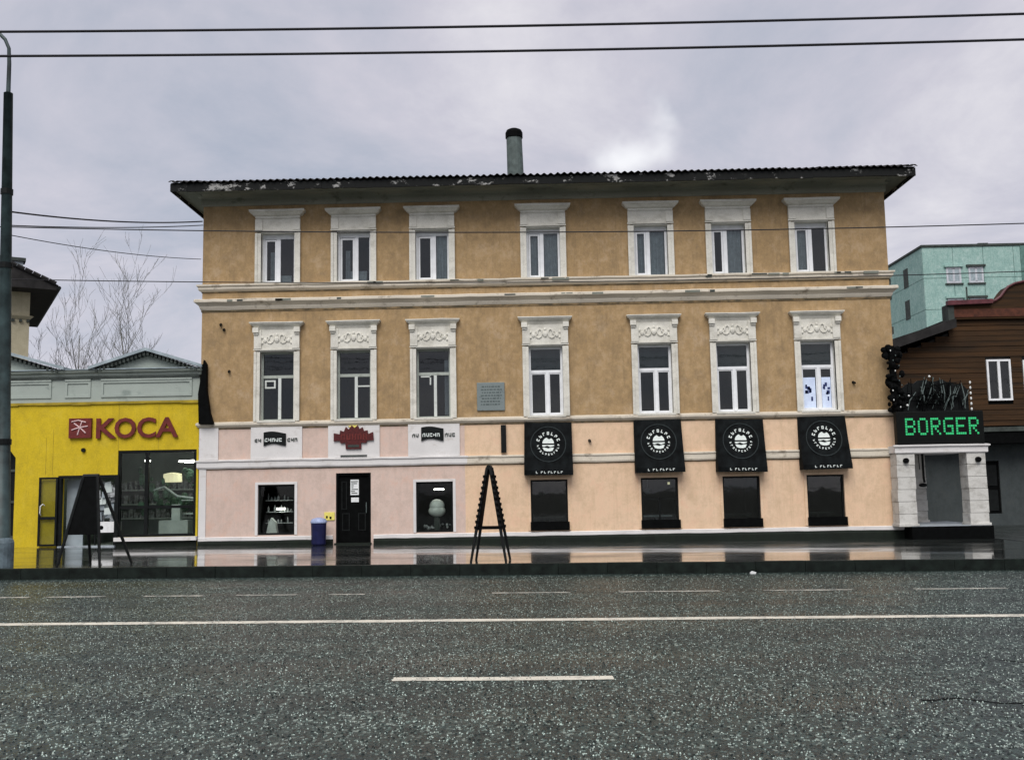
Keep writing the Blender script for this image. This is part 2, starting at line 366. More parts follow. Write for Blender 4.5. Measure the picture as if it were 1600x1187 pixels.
M['chipdark'] = plain('dark_stone_chips', (.010, .015, .014), .6, .6, 9, spec=.2); M['chipgrey'] = plain('grey_green_stone_chips', (.085, .115, .10), .45, .8, 9, spec=.4)
def rough_asphalt():
    m_, t, b, v = base_mat('damp_lane', .5, .35)
    k = mix(t, ramp(t, noise(t, v, 1.3, 6, .7), .35, .68), (.010, .014, .014), (.038, .046, .044)); k = mix(t, ramp(t, noise(t, v, 45, 3), .5, .7, 0, .6), k, (.07, .08, .075)); L(t, k, b.inputs['Base Color'])
    L(t, ramp(t, noise(t, v, 1.2, 4), .35, .65, .22, .65), b.inputs['Roughness']); bump(t, b, noise(t, v, 30, 5), .6, .02)
    return m_
M['lane'] = rough_asphalt()

# ---------------------------------------------------------------- the ground
def sheet(name, x0, x1, y0, y1, dz, mat, lvl, thick=0):
    mb = MB(); mb.quad((x0, y0, lvl(x0)+dz), (x1, y0, lvl(x1)+dz), (x1, y1, lvl(x1)+dz), (x0, y1, lvl(x0)+dz))
    return mb.build(name, mat)
g = sheet('ground', -400, 400, -300, 600, -.06, M['soil'], lambda x: rz(max(-60, min(60, x)))); g['kind'] = 'structure'
road = sheet('road', -60, 60, -34, KERB_Y+.02, 0, M['asphalt'], rz); road['kind'] = 'structure'
pav = MB(); py1 = 34
pav.quad((-60, KERB_Y+.14, gz(-60)), (60, KERB_Y+.14, gz(60)), (60, py1, gz(60)), (-60, py1, gz(-60)))
pav = pav.build('pavement', M['pave']); pav['kind'] = 'structure'
kerb = bpy.data.objects.new('kerb', None); col.objects.link(kerb); kerb['kind'] = 'structure'
for i in range(-22, 22):
    x0, x1 = i*1.0+.0015, i*1.0+.9985; dj = random.uniform(-.006, .006); zj = random.uniform(-.004, .006)
    mb = MB(); mb.box(x0, x1, KERB_Y+dj, KERB_Y+.15, 0, 1)
    mb.v = [(x, y, (gz(x)+.004+zj if z > .5 else rz(x)-.05)) for x, y, z in mb.v]
    mb.build('kerb_stone', M['kerbm'], kerb, bevel=.008)
lane = MB(); lane.quad((12.35, KERB_Y+.16, gz(12.35)+.004), (60, KERB_Y+.16, gz(60)+.004), (60, py1-1, gz(60)+.004), (12.35, py1-1, gz(12.35)+.004))
lane = lane.build('side_lane', M['lane']); lane['kind'] = 'structure'
# stone chips standing proud of the worn road surface
rc = random.Random(5); mb = MB()
for _ in range(60000):
    d_ = math.sqrt(rc.uniform(5.4**2, 20.2**2))
    if rc.random() > min(1, (7.5/d_)**1.7): continue
    x = CAM.x + rc.uniform(-.66, .66)*d_; y = CAM.y + d_
    a = rc.uniform(.004, .0092); h_ = rc.uniform(.004, .011); th = rc.uniform(0, 1.57); c_, q_ = math.cos(th)*a, math.sin(th)*a; z = rz(x)
    i = len(mb.v); mb.v += [(x+c_, y+q_, z), (x-q_, y+c_, z), (x-c_, y-q_, z), (x+q_, y-c_, z), (x+rc.uniform(-.4, .4)*a, y+rc.uniform(-.4, .4)*a, z+h_)]
    mb.f += [(i, i+1, i+4), (i+1, i+2, i+4), (i+2, i+3, i+4), (i+3, i, i+4)]
mb.build('stone_chips', M['chips'], road, kind='stuff')
for nm, mt, nn, hs in (('dark_chips', 'chipdark', 34000, 1.0), ('grey_chips', 'chipgrey', 30000, .8)):
    mb = MB()
    for _ in range(nn):
        d_ = math.sqrt(rc.uniform(5.4**2, 20.2**2))
        if rc.random() > min(1, (7.5/d_)**1.2): continue
        x = CAM.x + rc.uniform(-.66, .66)*d_; y = CAM.y + d_; a = rc.uniform(.006, .015); h_ = rc.uniform(.004, .012)*hs; th = rc.uniform(0, 1.57); c_, q_ = math.cos(th)*a, math.sin(th)*a; z = rz(x)
        i = len(mb.v); mb.v += [(x+c_, y+q_, z), (x-q_, y+c_, z), (x-c_, y-q_, z), (x+q_, y-c_, z), (x+rc.uniform(-.4, .4)*a, y+rc.uniform(-.4, .4)*a, z+h_)]
        mb.f += [(i, i+1, i+4), (i+1, i+2, i+4), (i+2, i+3, i+4), (i+3, i, i+4)]
    mb.build(nm, M[mt], road, kind='stuff')
def stripe(x0, x1, y, wd, name='road_line'):
    mb = MB(); n = max(2, int((x1-x0)/.4)); j = [(random.uniform(-.014, .014), random.uniform(-.014, .014)) for _ in range(n+1)]
    for i in range(n):
        a, b = x0+(x1-x0)*i/n, x0+(x1-x0)*(i+1)/n
        mb.quad((a, y-wd/2+j[i][0], rz(a)+.004), (b, y-wd/2+j[i+1][0], rz(b)+.004), (b, y+wd/2+j[i+1][1], rz(b)+.004), (a, y+wd/2+j[i][1], rz(a)+.004))
    return mb.build(name, M['line_worn' if -12 < y < -11 else 'line'], road)
stripe(-30, 30, -14.9, .24, 'edge_line')
for px0, px1, py_, in ((-150, -60, 935), (0, 68, 934), (100, 182, 932), (242, 330, 931), (380, 470, 929), (520, 574, 928), (770, 890, 923), (965, 1125, 921.5), (1195, 1342, 921), (1440, 1600, 919)):
    s_ = (CAM.z - rz(0))
    def gp(px, py):
        d = _fw*FOC + _rt*(px-800) + _up*(593.5-py); t = (rz(0)-CAM.z)/d.z; return CAM + d*t
    stripe(gp(px0, py_).x, gp(px1, py_).x, -11.45, .15, 'lane_dash')
stripe(-1.88, .17, -19.0, .17, 'lane_dash'); stripe(-10.5, -8.4, -19.0, .17, 'lane_dash'); stripe(6.9, 9.0, -19.0, .17, 'lane_dash')
def crack(pts):
    mb = MB(); rd = [gp(*p) for p in pts]; out_ = []
    for a, b in zip(rd, rd[1:]):
        for k in range(6): out_.append(a.lerp(b, k/6)+Vector((0, random.uniform(-.03, .03), 0)))
    out_.append(rd[-1])
    for a, b in zip(out_, out_[1:]):
        wa, wb = random.uniform(.012, .03), random.uniform(.012, .03)
        mb.quad((a.x, a.y-wa, rz(a.x)+.003), (b.x, b.y-wb, rz(b.x)+.003), (b.x, b.y+wb, rz(b.x)+.003), (a.x, a.y+wa, rz(a.x)+.003))
    mb.build('crack', M['black'], road)
crack([(1440, 1090), (1500, 1086), (1560, 1094), (1640, 1092)]); crack([(1560, 1026), (1600, 1030), (1660, 1028)])

# ---------------------------------------------------------------- the tan building
CX = [-7.78, -5.55, -3.25, 0.0, 3.14, 5.40, 7.82]; GX = [-7.78, -5.57, -3.25, .02, 3.16, 5.48, 7.86]
W2 = 10.0; SPLIT = -2.37
bld = thing('corner_building', (0, 0, .14), 'long three storey ochre building with white framed windows and dark overhanging eaves', 'building')
U0, U1, L0, L1, LT = 7.74, 9.24, 3.72, 5.73, 5.015
OW = .49
uh = [(x-OW-.03, x+OW+.03, U0-.03, U1+.03) for x in CX]
lh = [(x-OW-.05, x+OW+.05, L0-.03, L1+.03) for x in CX]
mb = MB(); mb.wall(-W2, W2, 3.62, 10.2, uh+lh); 
mb.quad((-W2, 0, 3.62), (-W2, 0, 10.2), (-W2, 12, 10.2), (-W2, 12, 3.62)); mb.quad((W2, 0, 3.62), (W2, 12, 3.62), (W2, 12, 10.2), (W2, 0, 10.2)); mb.quad((-W2, 12, 3.62), (-W2, 12, 10.2), (W2, 12, 10.2), (W2, 12, 3.62))
mb.build('upper_wall', M['ochre'], bld)
GW = .53
gh = [(x-GW, x+GW, .47, 1.9) for x in GX]; gh[1] = (GX[1]-.5, GX[1]+.5, 0, 2.19)
mb = MB(); mb.wall(-W2, SPLIT, 0, 3.62, gh[:3]); mb.quad((-W2, 0, 0), (-W2, 0, 3.62), (-W2, 12, 3.62), (-W2, 12, 0)); mb.build('lower_wall', M['pink'], bld, label='pale pink lower wall')
mb = MB(); mb.wall(SPLIT, W2, 0, 3.62, gh[3:]); mb.quad((W2, 0, 0), (W2, 12, 0), (W2, 12, 3.62), (W2, 0, 3.62)); mb.build('lower_wall', M['peach'], bld, label='pale peach lower wall')
mb = MB()
for z in (.2, 3.3, 7.0, 10.3): mb.box(-W2+.3, W2-.3, .3, 4.5, z-.08, z)
mb.quad((-W2+.3, 4.5, 0), (W2-.3, 4.5, 0), (W2-.3, 4.5, 10.3), (-W2+.3, 4.5, 10.3))
for x in (-6.6, -4.4, -1.6, 1.6, 4.3, 6.6): mb.box(x-.06, x+.06, .3, 4.5, .2, 10.3)
mb.build('interior', M['room'], bld)
# bands
def band(name, prof, mat, x0=-W2, x1=W2): return MB().mould(x0, x1, prof).build(name, mat, bld)
band('string_course', [(.02, 7.53), (.07, 7.56), (.10, 7.60), (.10, 7.66), (.14, 7.69), (.14, 7.735), (.02, 7.74)], M['band'])
band('string_course', [(.03, 6.99), (.06, 7.05), (.07, 7.10), (.15, 7.17), (.19, 7.20), (.19, 7.265), (.16, 7.29), (.03, 7.30)], M['band'])
band('string_course', [(.02, 3.545), (.06, 3.57), (.10, 3.62), (.10, 3.68), (.02, 3.715)], M['band'])
band('string_course', [(.02, 2.37), (.05, 2.38), (.07, 2.42), (.07, 2.55), (.10, 2.58), (.10, 2.615), (.02, 2.63)], M['white'], -W2, SPLIT)
band('string_course', [(.02, 2.37), (.05, 2.38), (.065, 2.42), (.065, 2.54), (.09, 2.57), (.09, 2.605), (.02, 2.62)], M['band'], SPLIT+.10, W2)
for a, b in ((-W2, GX[1]-.58), (GX[1]+.58, W2)):
    MB().mould(a, b, [(.02, .31), (.05, .33), (.05, .42), (.02, .435)], ends=False).build('base_course', M['white'], bld)
    MB().mould(a, b, [(.055, -.1), (.055, .26), (.03, .315)], ends=False).build('plinth', M['plinth'], bld)
for zt, zb_ in ((6.992, 6.925), (7.53, 7.495), (3.546, 3.505), (2.37, 2.345)): MB().mould(-W2, W2, [(.012, zb_), (.018, zb_+.01), (.022, zt-.004), (.012, zt)], jit=.004).build('shade_strip', M['shade_grime'], bld)  # dark strips painting in the shadow below each band, with some dirt
# worn breaks along the courses
for zc, pr in ((7.25, .19), (7.71, .14)):
    for k in range(13):
        x = random.uniform(-9.8, 9.6); ln = random.uniform(.12, .5)
        MB().box(x, x+ln, -pr-.006, -pr+.03, zc-random.uniform(.02, .06), zc+.012).build('broken_edge', M['slate'] if k % 3 == 0 else M['cornice'], bld)
# lower zone white panels, corner strip
for x in CX[:3]: MB().box(x-.74, x+.74, -.045, .02, 2.63, 3.545).build('sign_panel', M['white'], bld)
MB().box(-W2-.01, -9.46, -.04, .02, 2.63, 3.545).build('corner_panel', M['white'], bld)
MB().box(-W2-.005, -9.80, -.025, .02, .43, 2.37).build('corner_strip', M['white'], bld)
# cornice and soffit
prof = [(.02, 10.09), (.045, 10.11), (.05, 10.30), (.075, 10.33), (.12, 10.345), (.24, 10.37), (.42, 10.385)]
MB().mould(-W2, W2, prof).build('cornice', M['cove'], bld)
EY, EX0, EX1, EB = -1.05, -10.62, 10.54, 13.0
sf = MB(); sf.mould(-W2, W2, [(.02, 10.386), (.42, 10.386), (.42, 10.41), (.02, 10.41)])
sf.box(EX0+.04, EX1-.04, EY+.05, -.42, 10.35, 10.40); sf.box(EX0+.04, -W2+.02, -.42, EB, 10.35, 10.40); sf.box(W2-.02, EX1-.04, -.42, EB, 10.35, 10.40)
sf.build('soffit', M['cornice'], bld)
fa = MB()
n = 44
for i in range(n):
    a = EX0+(EX1-EX0)*i/n; b = EX0+(EX1-EX0)*(i+1)/n; zb = 10.25+random.uniform(-.012, .012)
    fa.box(a, b, EY+random.uniform(-.008, .008), EY+.05, zb, 10.47)
fa.box(EX0, EX0+.04, EY+.05, EB, 10.25, 10.47); fa.box(EX1-.04, EX1, EY+.05, EB, 10.25, 10.47)
fa.build('fascia', M['fascia'], bld)
# hipped roof, and corrugated sheets at the eave
ZE, RZ, HY = 10.50, 12.2, 6.0
rf = MB(); A, B_, C_, D_ = (EX0, EY, ZE), (EX1, EY, ZE), (EX1, EB, ZE), (EX0, EB, ZE); E_, F_ = (EX0+7, HY, RZ), (EX1-7, HY, RZ)
rf.quad(A, B_, F_, E_); rf.quad(C_, D_, E_, F_); rf.tri(D_, A, E_); rf.tri(B_, C_, F_); rf.quad(A, D_, C_, B_)
roof = rf.build('roof', M['roof'], bld)
sl_ = (RZ-ZE)/(HY-EY); ns = 23; wd = (EX1-EX0+.06)/ns
for i in range(ns):
    mb = MB(); x0 = EX0-.03+i*wd; k = 30; lift = random.uniform(0, .014); ov = random.uniform(-.015, .02)
    pts = []
    for j in range(k+1):
        x = x0+wd*j/k; wv = .028*math.sin(2*math.pi*x/.19)
        dp = max(.05, min(1.8, x-EX0+.1, EX1-x+.1))
        y0 = EY-.07-ov; y1 = EY+dp
        pts.append(((x, y0, ZE+.02+lift+wv-.05*sl_), (x, y1, ZE+.05+lift+wv+dp*sl_)))
    for (a, b), (c, d) in zip(pts, pts[1:]):
        mb.quad(a, c, d, b); mb.quad((a[0], a[1], a[2]-.014), (c[0], c[1], c[2]-.014), c, a); mb.quad((a[0], a[1], a[2]-.014), (b[0], b[1], b[2]-.014), (d[0], d[1], d[2]-.014), (c[0], c[1], c[2]-.014))
    mb.build('roof_sheet', M['roof'], roof)
# chimney
ch = MB(); ch.tube([(-.78, 4, 11.4), (-.80, 4, 12.5), (-.82, 4, 13.45)], [.285, .275, .265], 18); cho = ch.build('chimney', M['chim'], roof, smooth=False)
# (a roof is already the second level: the cap is built as a neighbour part of the roof)
MB().lathe(-.82, 4, [(.275, 13.40), (.295, 13.42), (.295, 13.58), (.25, 13.68), (.15, 13.73), (.01, 13.74)], 18).build('chimney_cap', M['black'], roof)

# windows
def frame_rect(mb, x0, x1, z0, z1, t, y0, y1):
    mb.box(x0, x0+t, y0, y1, z0, z1); mb.box(x1-t, x1, y0, y1, z0, z1); mb.box(x0+t, x1-t, y0, y1, z0, z0+t); mb.box(x0+t, x1-t, y0, y1, z1-t, z1)
def surround(x, z0, z1, zf, zh, win, fancy):
    j = lambda: random.uniform(-.008, .008)
    s = MB(); ow = .645
    for sg in (-1, 1):
        a, b = sorted((x+sg*OW, x+sg*(ow+j()))); s.box(a, b, -.07+j(), .02, z0-.01, z1 if not fancy else z1-.0)
        a, b = sorted((x+sg*(OW+.105), x+sg*(ow+.02))); s.box(a, b, -.095, -.06, z0-.01, z1)       # outer fillet
        a, b = sorted((x+sg*(OW+.028), x+sg*OW)); s.box(a, b, -.065, .235, z0, z1)                 # reveal lining
    s.box(x-OW, x+OW, -.06, .235, z1, z1+.028)
    s.box(x-ow-.01, x+ow+.01, -.08, .02, z1+.03, zf)                                              # frieze
    s.box(x-ow-.03, x+ow+.03, -.10, -.078, z1+.035, z1+.075)
    for sg in (-1, 1): a, b = sorted((x+sg*(ow-.20), x+sg*(ow+.015))); s.box(a, b, -.115, -.079, z1+.08, zf-.01)   # end blocks
    s.build('surround', M['trim'], win)
    if fancy:
        r = MB(); zc = (z1+zf)/2+.03; hh = (zf-z1)/2-.1
        for sg in (-1, 1):
            pts = [(x+sg*(.12+.18*t/14+.11*math.cos(t*.75)*(1-t/22)), -.088, zc+hh*.75*math.sin(t*.75)*(1-t/20)) for t in range(15)]
            r.tube(pts, [.030-.001*k for k in range(15)], 5)
            r.blob((x+sg*.34, -.085, zc-.03), .055, .03, .07); r.blob((x+sg*.43, -.085, zc+.06), .05, .03, .05); r.blob((x+sg*.42, -.085, zc-.10), .04, .03, .04)
        r.blob((x, -.088, zc), .075, .04, .10); r.blob((x, -.085, zc+.14), .04, .03, .05)
        r.build('relief', M['trim'], win)
    h = MB(); hz = zf
    if fancy: h.mould(x-.565, x+.565, [(.07, hz), (.09, hz+.03), (.10, hz+.06), (.16, hz+.12), (.19, hz+.14), (.20, zh-.035), (.22, zh-.03), (.22, zh), (.03, zh+.02)])
    else: h.mould(x-.545, x+.545, [(.085, hz), (.11, hz+.025), (.11, hz+.07), (.17, hz+.10), (.24, zh-.075), (.26, zh-.07), (.27, zh-.005), (.03, zh+.015)])
    if fancy:
        for sg in (-1, 1): a, b = sorted((x+sg*(ow-.13), x+sg*(ow+.04))); h.box(a, b, -.19, -.08, hz-.09, hz+.05); h.box(a+.02, b-.02, -.15, -.08, hz-.15, hz-.09)
    h.build('hood', M['trim'], win)
    sll = MB(); sll.box(x-OW-.06, x+OW+.06, -.115, .2, z0-.045, z0+.012); sll.build('sill', M['trim'], win)
def pane(win, x0, x1, z0, z1, y=.185, mat='glass'): return MB().box(x0, x1, y, y+.008, z0, z1).build('pane', M[mat], win)
def curtain(win, x0, x1, z0, z1, y=.27):
    mb = MB(); n_ = 14; pts = [(x0+(x1-x0)*k/n_, y+.02*math.sin(k*1.9)) for k in range(n_+1)]
    for (a, ya), (b, yb) in zip(pts, pts[1:]): mb.quad((a, ya, z0), (b, yb, z0), (b, yb, z1), (a, ya, z1))
    mb.build('curtain', M['curtain'], win)
# upper row: two-light frames, mullion offsets and curtains differ from window to window
UM = [(-.02, None), (.05, None), (.04, 'r'), (-.04, 'b'), (-.06, 'b'), (-.06, 'r'), (.0, 'l')]
for x, (mo, cur) in zip(CX, UM):
    f = MB(); frame_rect(f, x-OW+.002, x+OW-.002, U0+.004, U1-.075, .06, .15, .225); f.box(x-OW+.002, x+OW-.002, .14, .225, U1-.073, U1)
    f.box(x+mo-.055, x+mo+.055, .145, .225, U0+.06, U1-.14)
    frame_rect(f, x-OW+.068, x+mo-.06, U0+.068, U1-.15, .05, .155, .215)
    wn = f.build('window', M['pvc'], bld)
    pane(wn, x-OW+.11, x+mo-.10, U0+.11, U1-.19); pane(wn, x+mo+.05, x+OW-.058, U0+.06, U1-.135)
    surround(x, U0, U1, 9.66, 9.91, wn, False)
    if cur in ('r', 'b'): curtain(wn, x+mo+.02, x+OW-.05, U0+.05, U1-.1)
    if cur in ('l', 'b'): curtain(wn, x-OW+.08, x+mo-.06, U0+.05, U1-.1)
    if cur is None:
        curtain(wn, x-OW+.2, x-OW+.34, U0+.05, U0+1.0); MB().box(x-.30, x+.33, .3, .42, U0+.04, U0+.04+random.uniform(.2, .42)).build('windowsill_box', M['curtain'], wn)
# middle row
for i, x in enumerate(CX):
    old = i < 3; f = MB(); mt = M['oldwood'] if old else M['pvc']; e_ = .05 if old else .06
    frame_rect(f, x-OW+.002, x+OW-.002, L0+.006, L1-.004, e_, .14, .225)
    f.box(x-OW+e_, x+OW-e_, .135, .225, LT-.045, LT+.04)
    wn = f.build('window', mt, bld)
    mu = MB(); mu.box(x+.0, x+.085, .125, .22, L0+.055, LT-.046)
    mu.build('mullion', M['oldlight'] if old else M['pvc'], wn)
    if old and i == 0: q = MB(); frame_rect(q, x-OW+.10, x-.08, LT-.34, LT-.10, .045, .13, .2); q.build('vent_sash', M['oldlight'], wn)
    if old and i == 1: MB().box(x+.09, x+OW-.05, .13, .21, LT-.34, LT-.30).build('glazing_bar', M['oldlight'], wn)
    if old and i == 2: q = MB(); q.box(x-.12, x-.08, .13, .21, LT-.32, LT-.046); q.box(x-.38, x-.08, .13, .21, LT-.10, LT-.06); q.build('vent_sash', M['oldlight'], wn)
    if not old:
        q = MB(); frame_rect(q, x-OW+.064, x-.002, L0+.07, LT-.05, .028, .15, .215); frame_rect(q, x+.087, x+OW-.064, L0+.07, LT-.05, .028, .15, .215); q.build('sash', M['pvc'], wn)
    pane(wn, x-OW+.05, x-.0, L0+.06, LT-.05); pane(wn, x+.085, x+OW-.05, L0+.06, LT-.05); pane(wn, x-OW+.05, x+OW-.05, LT+.04, L1-.05)
    if not old: MB().box(x-OW+.06, x+OW-.06, .24, .255, LT+.04, L1-.06).build('blind', M['blind'], wn)
    if i == 2: curtain(wn, x+.30, x+OW-.06, L0+.1, L1-.3)
    if i == 6:
        for a, b in ((x-OW+.10, x-.05), (x+.13, x+OW-.10)):
            ps = MB().box(a, b, .176, .182, L0+.10, L0+.98).build('poster', M['poster'], wn)
            k = MB(); zc = L0+.62; w_ = b-a
            for q in range(8):
                xx = a+.03+random.random()*(w_-.12); z_ = zc+random.uniform(-.16, .14); k.box(xx, xx+random.uniform(.03, .09), .170, .1755, z_, z_+random.uniform(.05, .13))
            k.box(a+w_*.6, a+w_*.75, .170, .1755, L0+.30, L0+.42); k.build('poster_print', M['inkblue'], wn, kind='stuff')
    surround(x, L0, L1, 6.37, 6.58, wn, True)
# street-level windows
for i in (0, 2, 3, 4, 5, 6):
    x = GX[i]; f = MB(); z0 = .47
    frame_rect(f, x-GW+.004, x+GW-.004, z0+.004, 1.896, .05, .06, .16)
    if i == 4: f.box(x-.02, x+.02, .07, .15, z0+.05, 1.35); f.box(x-GW+.05, x+GW-.05, .07, .15, 1.28, 1.32)
    wn = f.build('window', M['dark'], bld)
    pane(wn, x-GW+.05, x+GW-.05, z0+.05, 1.85, .10, 'shopglass' if i < 3 else 'streetglass')
    if i > 2: MB().box(x-GW-.015, x+GW+.03, -.08, .05, z0+.0, z0+.24).build('sill_box', M['black'], wn)
    q = MB()
    for sg in (-1, 1): a, b = sorted((x+sg*(GW-.002), x+sg*(GW+.075))); q.box(a, b, -.022, .03, z0, 1.96)
    q.box(x-GW-.07, x+GW+.07, -.024, .03, 1.9, 1.97); q.build('surround', M['white'] if i < 3 else M['peach'], wn)
    if i == 0:
        b_ = MB(); b_.box(x-.08, x+.16, .34, .44, 1.18, 1.225); b_.build('display_lamp', M['glow'], wn)
        d_ = MB(); rg_ = random.Random(4)
        for zs_ in (.80, 1.12, 1.45):
            d_.box(x-.44, x+.44, .52, .72, zs_-.02, zs_)
            for k in range(9):
                xx = x-.38+k*.095; hh = rg_.uniform(.07, .2); rr = rg_.uniform(.018, .038)
                if rg_.random() < .7: d_.lathe(xx, .6, [(rr, zs_), (rr, zs_+hh*.65), (rr*.45, zs_+hh*.8), (rr*.45, zs_+hh)], 8)
        d_.build('display', M['goods2'], wn, kind='stuff')
        MB().prism([(x-.36, .50), (x-.05, .50), (x-.1, .82), (x-.22, .95), (x-.3, .80)], .3, .5).build('display_bag', M['globe'], wn)
    if i == 2:
        MB().blob((x+.03, .42, 1.20), .22, .2, .20, 16, 10).blob((x+.03, .40, 1.06), .25, .2, .17, 16, 10).build('display_globe', M['globe'], wn, smooth=True)
        MB().prism([(x-.06, .52), (x+.12, .52), (x+.10, .95), (x-.04, .95)], .34, .5).build('display_stand', M['slate'], wn)
        MB().box(x-.06, x+.22, .5, .6, 1.66, 1.70).build('display_lamp', M['glow'], wn)
        d_ = MB()
        rg_ = random.Random(8)
        for k in range(16): d_.blob((x+rg_.uniform(-.4, .42), rg_.uniform(.3, .6), rg_.uniform(.54, .70)), rg_.uniform(.03, .06), .04, rg_.uniform(.02, .06))
        d_.build('display', M['goods2'], wn, smooth=True, kind='stuff')
    if i == 4: MB().box(x+.28, x+.34, .3, .34, 1.70, 1.77).build('display_lamp', M['shade'], wn)
    if i > 2:
        t_ = MB(); t_.box(x-.42, x+.42, .6, 1.2, .78, .82); t_.tube([(x, .9, .25), (x, .9, .78)], .03, 8); t_.tube([(x-.2, 1.2, 1.9), (x-.2, 1.2, 1.6)], .006, 4); t_.blob((x-.2, 1.2, 1.52), .1, .1, .09); t_.build('cafe_table', M['panelblue'] if i == 4 else M['room'], wn)
# entrance door
x = GX[1]; d = MB(); zf = gz(x)
frame_rect(d, x-.5+.004, x+.5-.004, zf+.0, 2.186, .06, .03, .2); d.box(x-.44, x+.44, .10, .16, zf+.06, 2.12)
door = d.build('door', M['black'], bld)
for a, b, c, e_ in ((x-.34, x-.12, .55, 1.05), (x+.12, x+.34, .55, 1.05), (x-.36, x-.20, 1.15, 1.95)): q = MB(); frame_rect(q, a, b, c, e_, .03, .085, .102); q.build('door_panel', M['dark'], door)
MB().box(x-.10, x+.14, .088, .098, 1.56, 2.0).build('notice', M['paper'], door); MB().box(x-.08, x+.14, .088, .098, 1.36, 1.49).build('notice', M['paper'], door)
k = MB()
for q in range(7): k.box(x-.085+.02*random.random(), x-.02+random.random()*.14, .085, .0875, 1.60+q*.055, 1.625+q*.055)
k.build('notice_print', M['slate'], door)
MB().tube([(x+.36, .06, 1.05), (x+.36, .06, 1.35)], .014, 8).build('handle', M['chim'], door)
MB().box(x-.52, x+.52, -.16, .2, zf-.05, zf+.035).build('door_step', M['plinth'], bld)
# bits on the wall
MB().box(*sorted((P(783, 690).x, P(791, 690).x)), -.09, .02, P(788, 707).z, P(788, 664).z).build('conduit_box', M['dark'], bld)
for px, py in ((345, 507), (358, 580), (921, 688), (1333, 597), (350, 515)):
    p = P(px, py); MB().tube([(p.x, .02, p.z), (p.x+.02, -.12, p.z-.03)], [.05, .025], 8).build('wall_anchor', M['dark'], bld)
for zc in (6.9, 7.35, 5.2, 5.9): MB().box(W2, W2+.06, .02, .18, zc, zc+random.uniform(.1, .35)).build('pipe_bracket', M['slate'], bld)

# ---------------------------------------------------------------- dark wedge on the left corner
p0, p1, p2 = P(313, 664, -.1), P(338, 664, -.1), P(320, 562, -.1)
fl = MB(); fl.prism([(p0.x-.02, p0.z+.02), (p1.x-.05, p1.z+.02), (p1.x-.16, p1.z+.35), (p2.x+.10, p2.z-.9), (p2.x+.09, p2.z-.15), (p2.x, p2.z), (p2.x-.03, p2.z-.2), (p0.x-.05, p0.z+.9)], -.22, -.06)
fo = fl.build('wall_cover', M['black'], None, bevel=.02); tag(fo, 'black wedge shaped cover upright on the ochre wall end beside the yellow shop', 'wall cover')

# ---------------------------------------------------------------- plaque, notices, small signs
a, b = P(745, 598), P(789, 641)
pq = thing('memorial_plaque', (a.x, 0, b.z), 'grey blue stone plaque on the ochre wall left of the middle window column', 'plaque')
MB().box(a.x, b.x, -.05, .01, b.z, a.z).build('slab', M['plaque'], pq, bevel=.012)
q = MB()
for r_ in range(7):
    xx = a.x+.10+random.random()*.05
    while xx < b.x-.12:
        l_ = random.uniform(.03, .10); q.box(xx, min(xx+l_, b.x-.08), -.054, -.049, a.z-.14-r_*.085, a.z-.105-r_*.085); xx += l_+.025
q.build('carved_lines', M['chim'], pq, kind='stuff')
a, b = P(507, 800), P(523, 812)
nb = thing('yellow_notice', (a.x, 0, b.z), 'small yellow notice on the pink wall between the blue bin and the dark door', 'notice')
MB().box(a.x, b.x, -.03, .005, b.z, a.z).build('sheet', M['lemon'], nb)
q = MB(); q.box(a.x+.05, a.x+.10, -.034, -.029, b.z+.05, b.z+.12); q.box(a.x+.15, a.x+.21, -.034, -.029, b.z+.03, b.z+.10); q.build('symbol', M['black'], nb)

def wave_sign(i, lab):
    x = CX[i]; z0 = 3.02 if i == 0 else 3.08
    t = thing('wall_sign', (x, -.045, z0), lab, 'sign', 'dark banner signs over the pink shop windows')
    mb = MB(); n_ = 12; pts = []
    for k in range(n_+1):
        u = k/n_; xx = x-.36+.64*u; pts.append((xx, z0-.02+.05*math.sin(u*4.2)+.04*u, z0+.34+.05*math.sin(u*3.2+.6)+.02*u))
    for (a, c, d), (b, e_, f_) in zip(pts, pts[1:]):
        mb.quad((a, -.085, c), (b, -.085, e_), (b, -.085, f_), (a, -.085, d)); mb.quad((a, -.085, d), (b, -.085, f_), (b, -.045, f_), (a, -.045, d)); mb.quad((a, -.085, c), (a, -.045, c), (b, -.045, e_), (b, -.085, e_))
    a, c, d = pts[0]; mb.quad((a, -.085, c), (a, -.085, d), (a, -.045, d), (a, -.045, c)); a, c, d = pts[-1]; mb.quad((a, -.085, c), (a, -.045, c), (a, -.045, d), (a, -.085, d))
    mb.build('banner', M['dark'], t)
    # the lettering cannot be read in the photograph: letter-like strokes, white on the banner and dark beyond it
    def strokes(x0, n_, mat, nm, yy, hh):
        s = MB(); xx = x0
        for k in range(n_):
            ww = .095; zb = z0+.10
            s.box(xx, xx+.018, yy, yy+.02, zb+(.02 if k % 2 else 0), zb+hh*(1 if k % 3 else .8))
            r_ = (k*7+i) % 4
            if r_ in (0, 2): s.box(xx+.025, xx+ww-.02, yy, yy+.02, zb+hh-.03, zb+hh)
            if r_ in (0, 1): s.box(xx+.025, xx+ww-.02, yy, yy+.02, zb, zb+.03)
            if r_ in (1, 2, 3): s.box(xx+ww-.038, xx+ww-.014, yy, yy+.02, zb+(.031 if r_ == 1 else 0), zb+hh-(.031 if r_ == 2 else 0))
            if r_ == 3: s.box(xx+.025, xx+ww-.039, yy, yy+.02, zb+hh*.4, zb+hh*.6)
            xx += ww+.008
        s.build(nm, M[mat], t)
    strokes(x-.62, 2, 'slate', 'lettering', -.07, .09); strokes(x-.32, 5, 'print', 'lettering', -.105, .10); strokes(x+.32, 3, 'slate', 'lettering', -.07, .10)
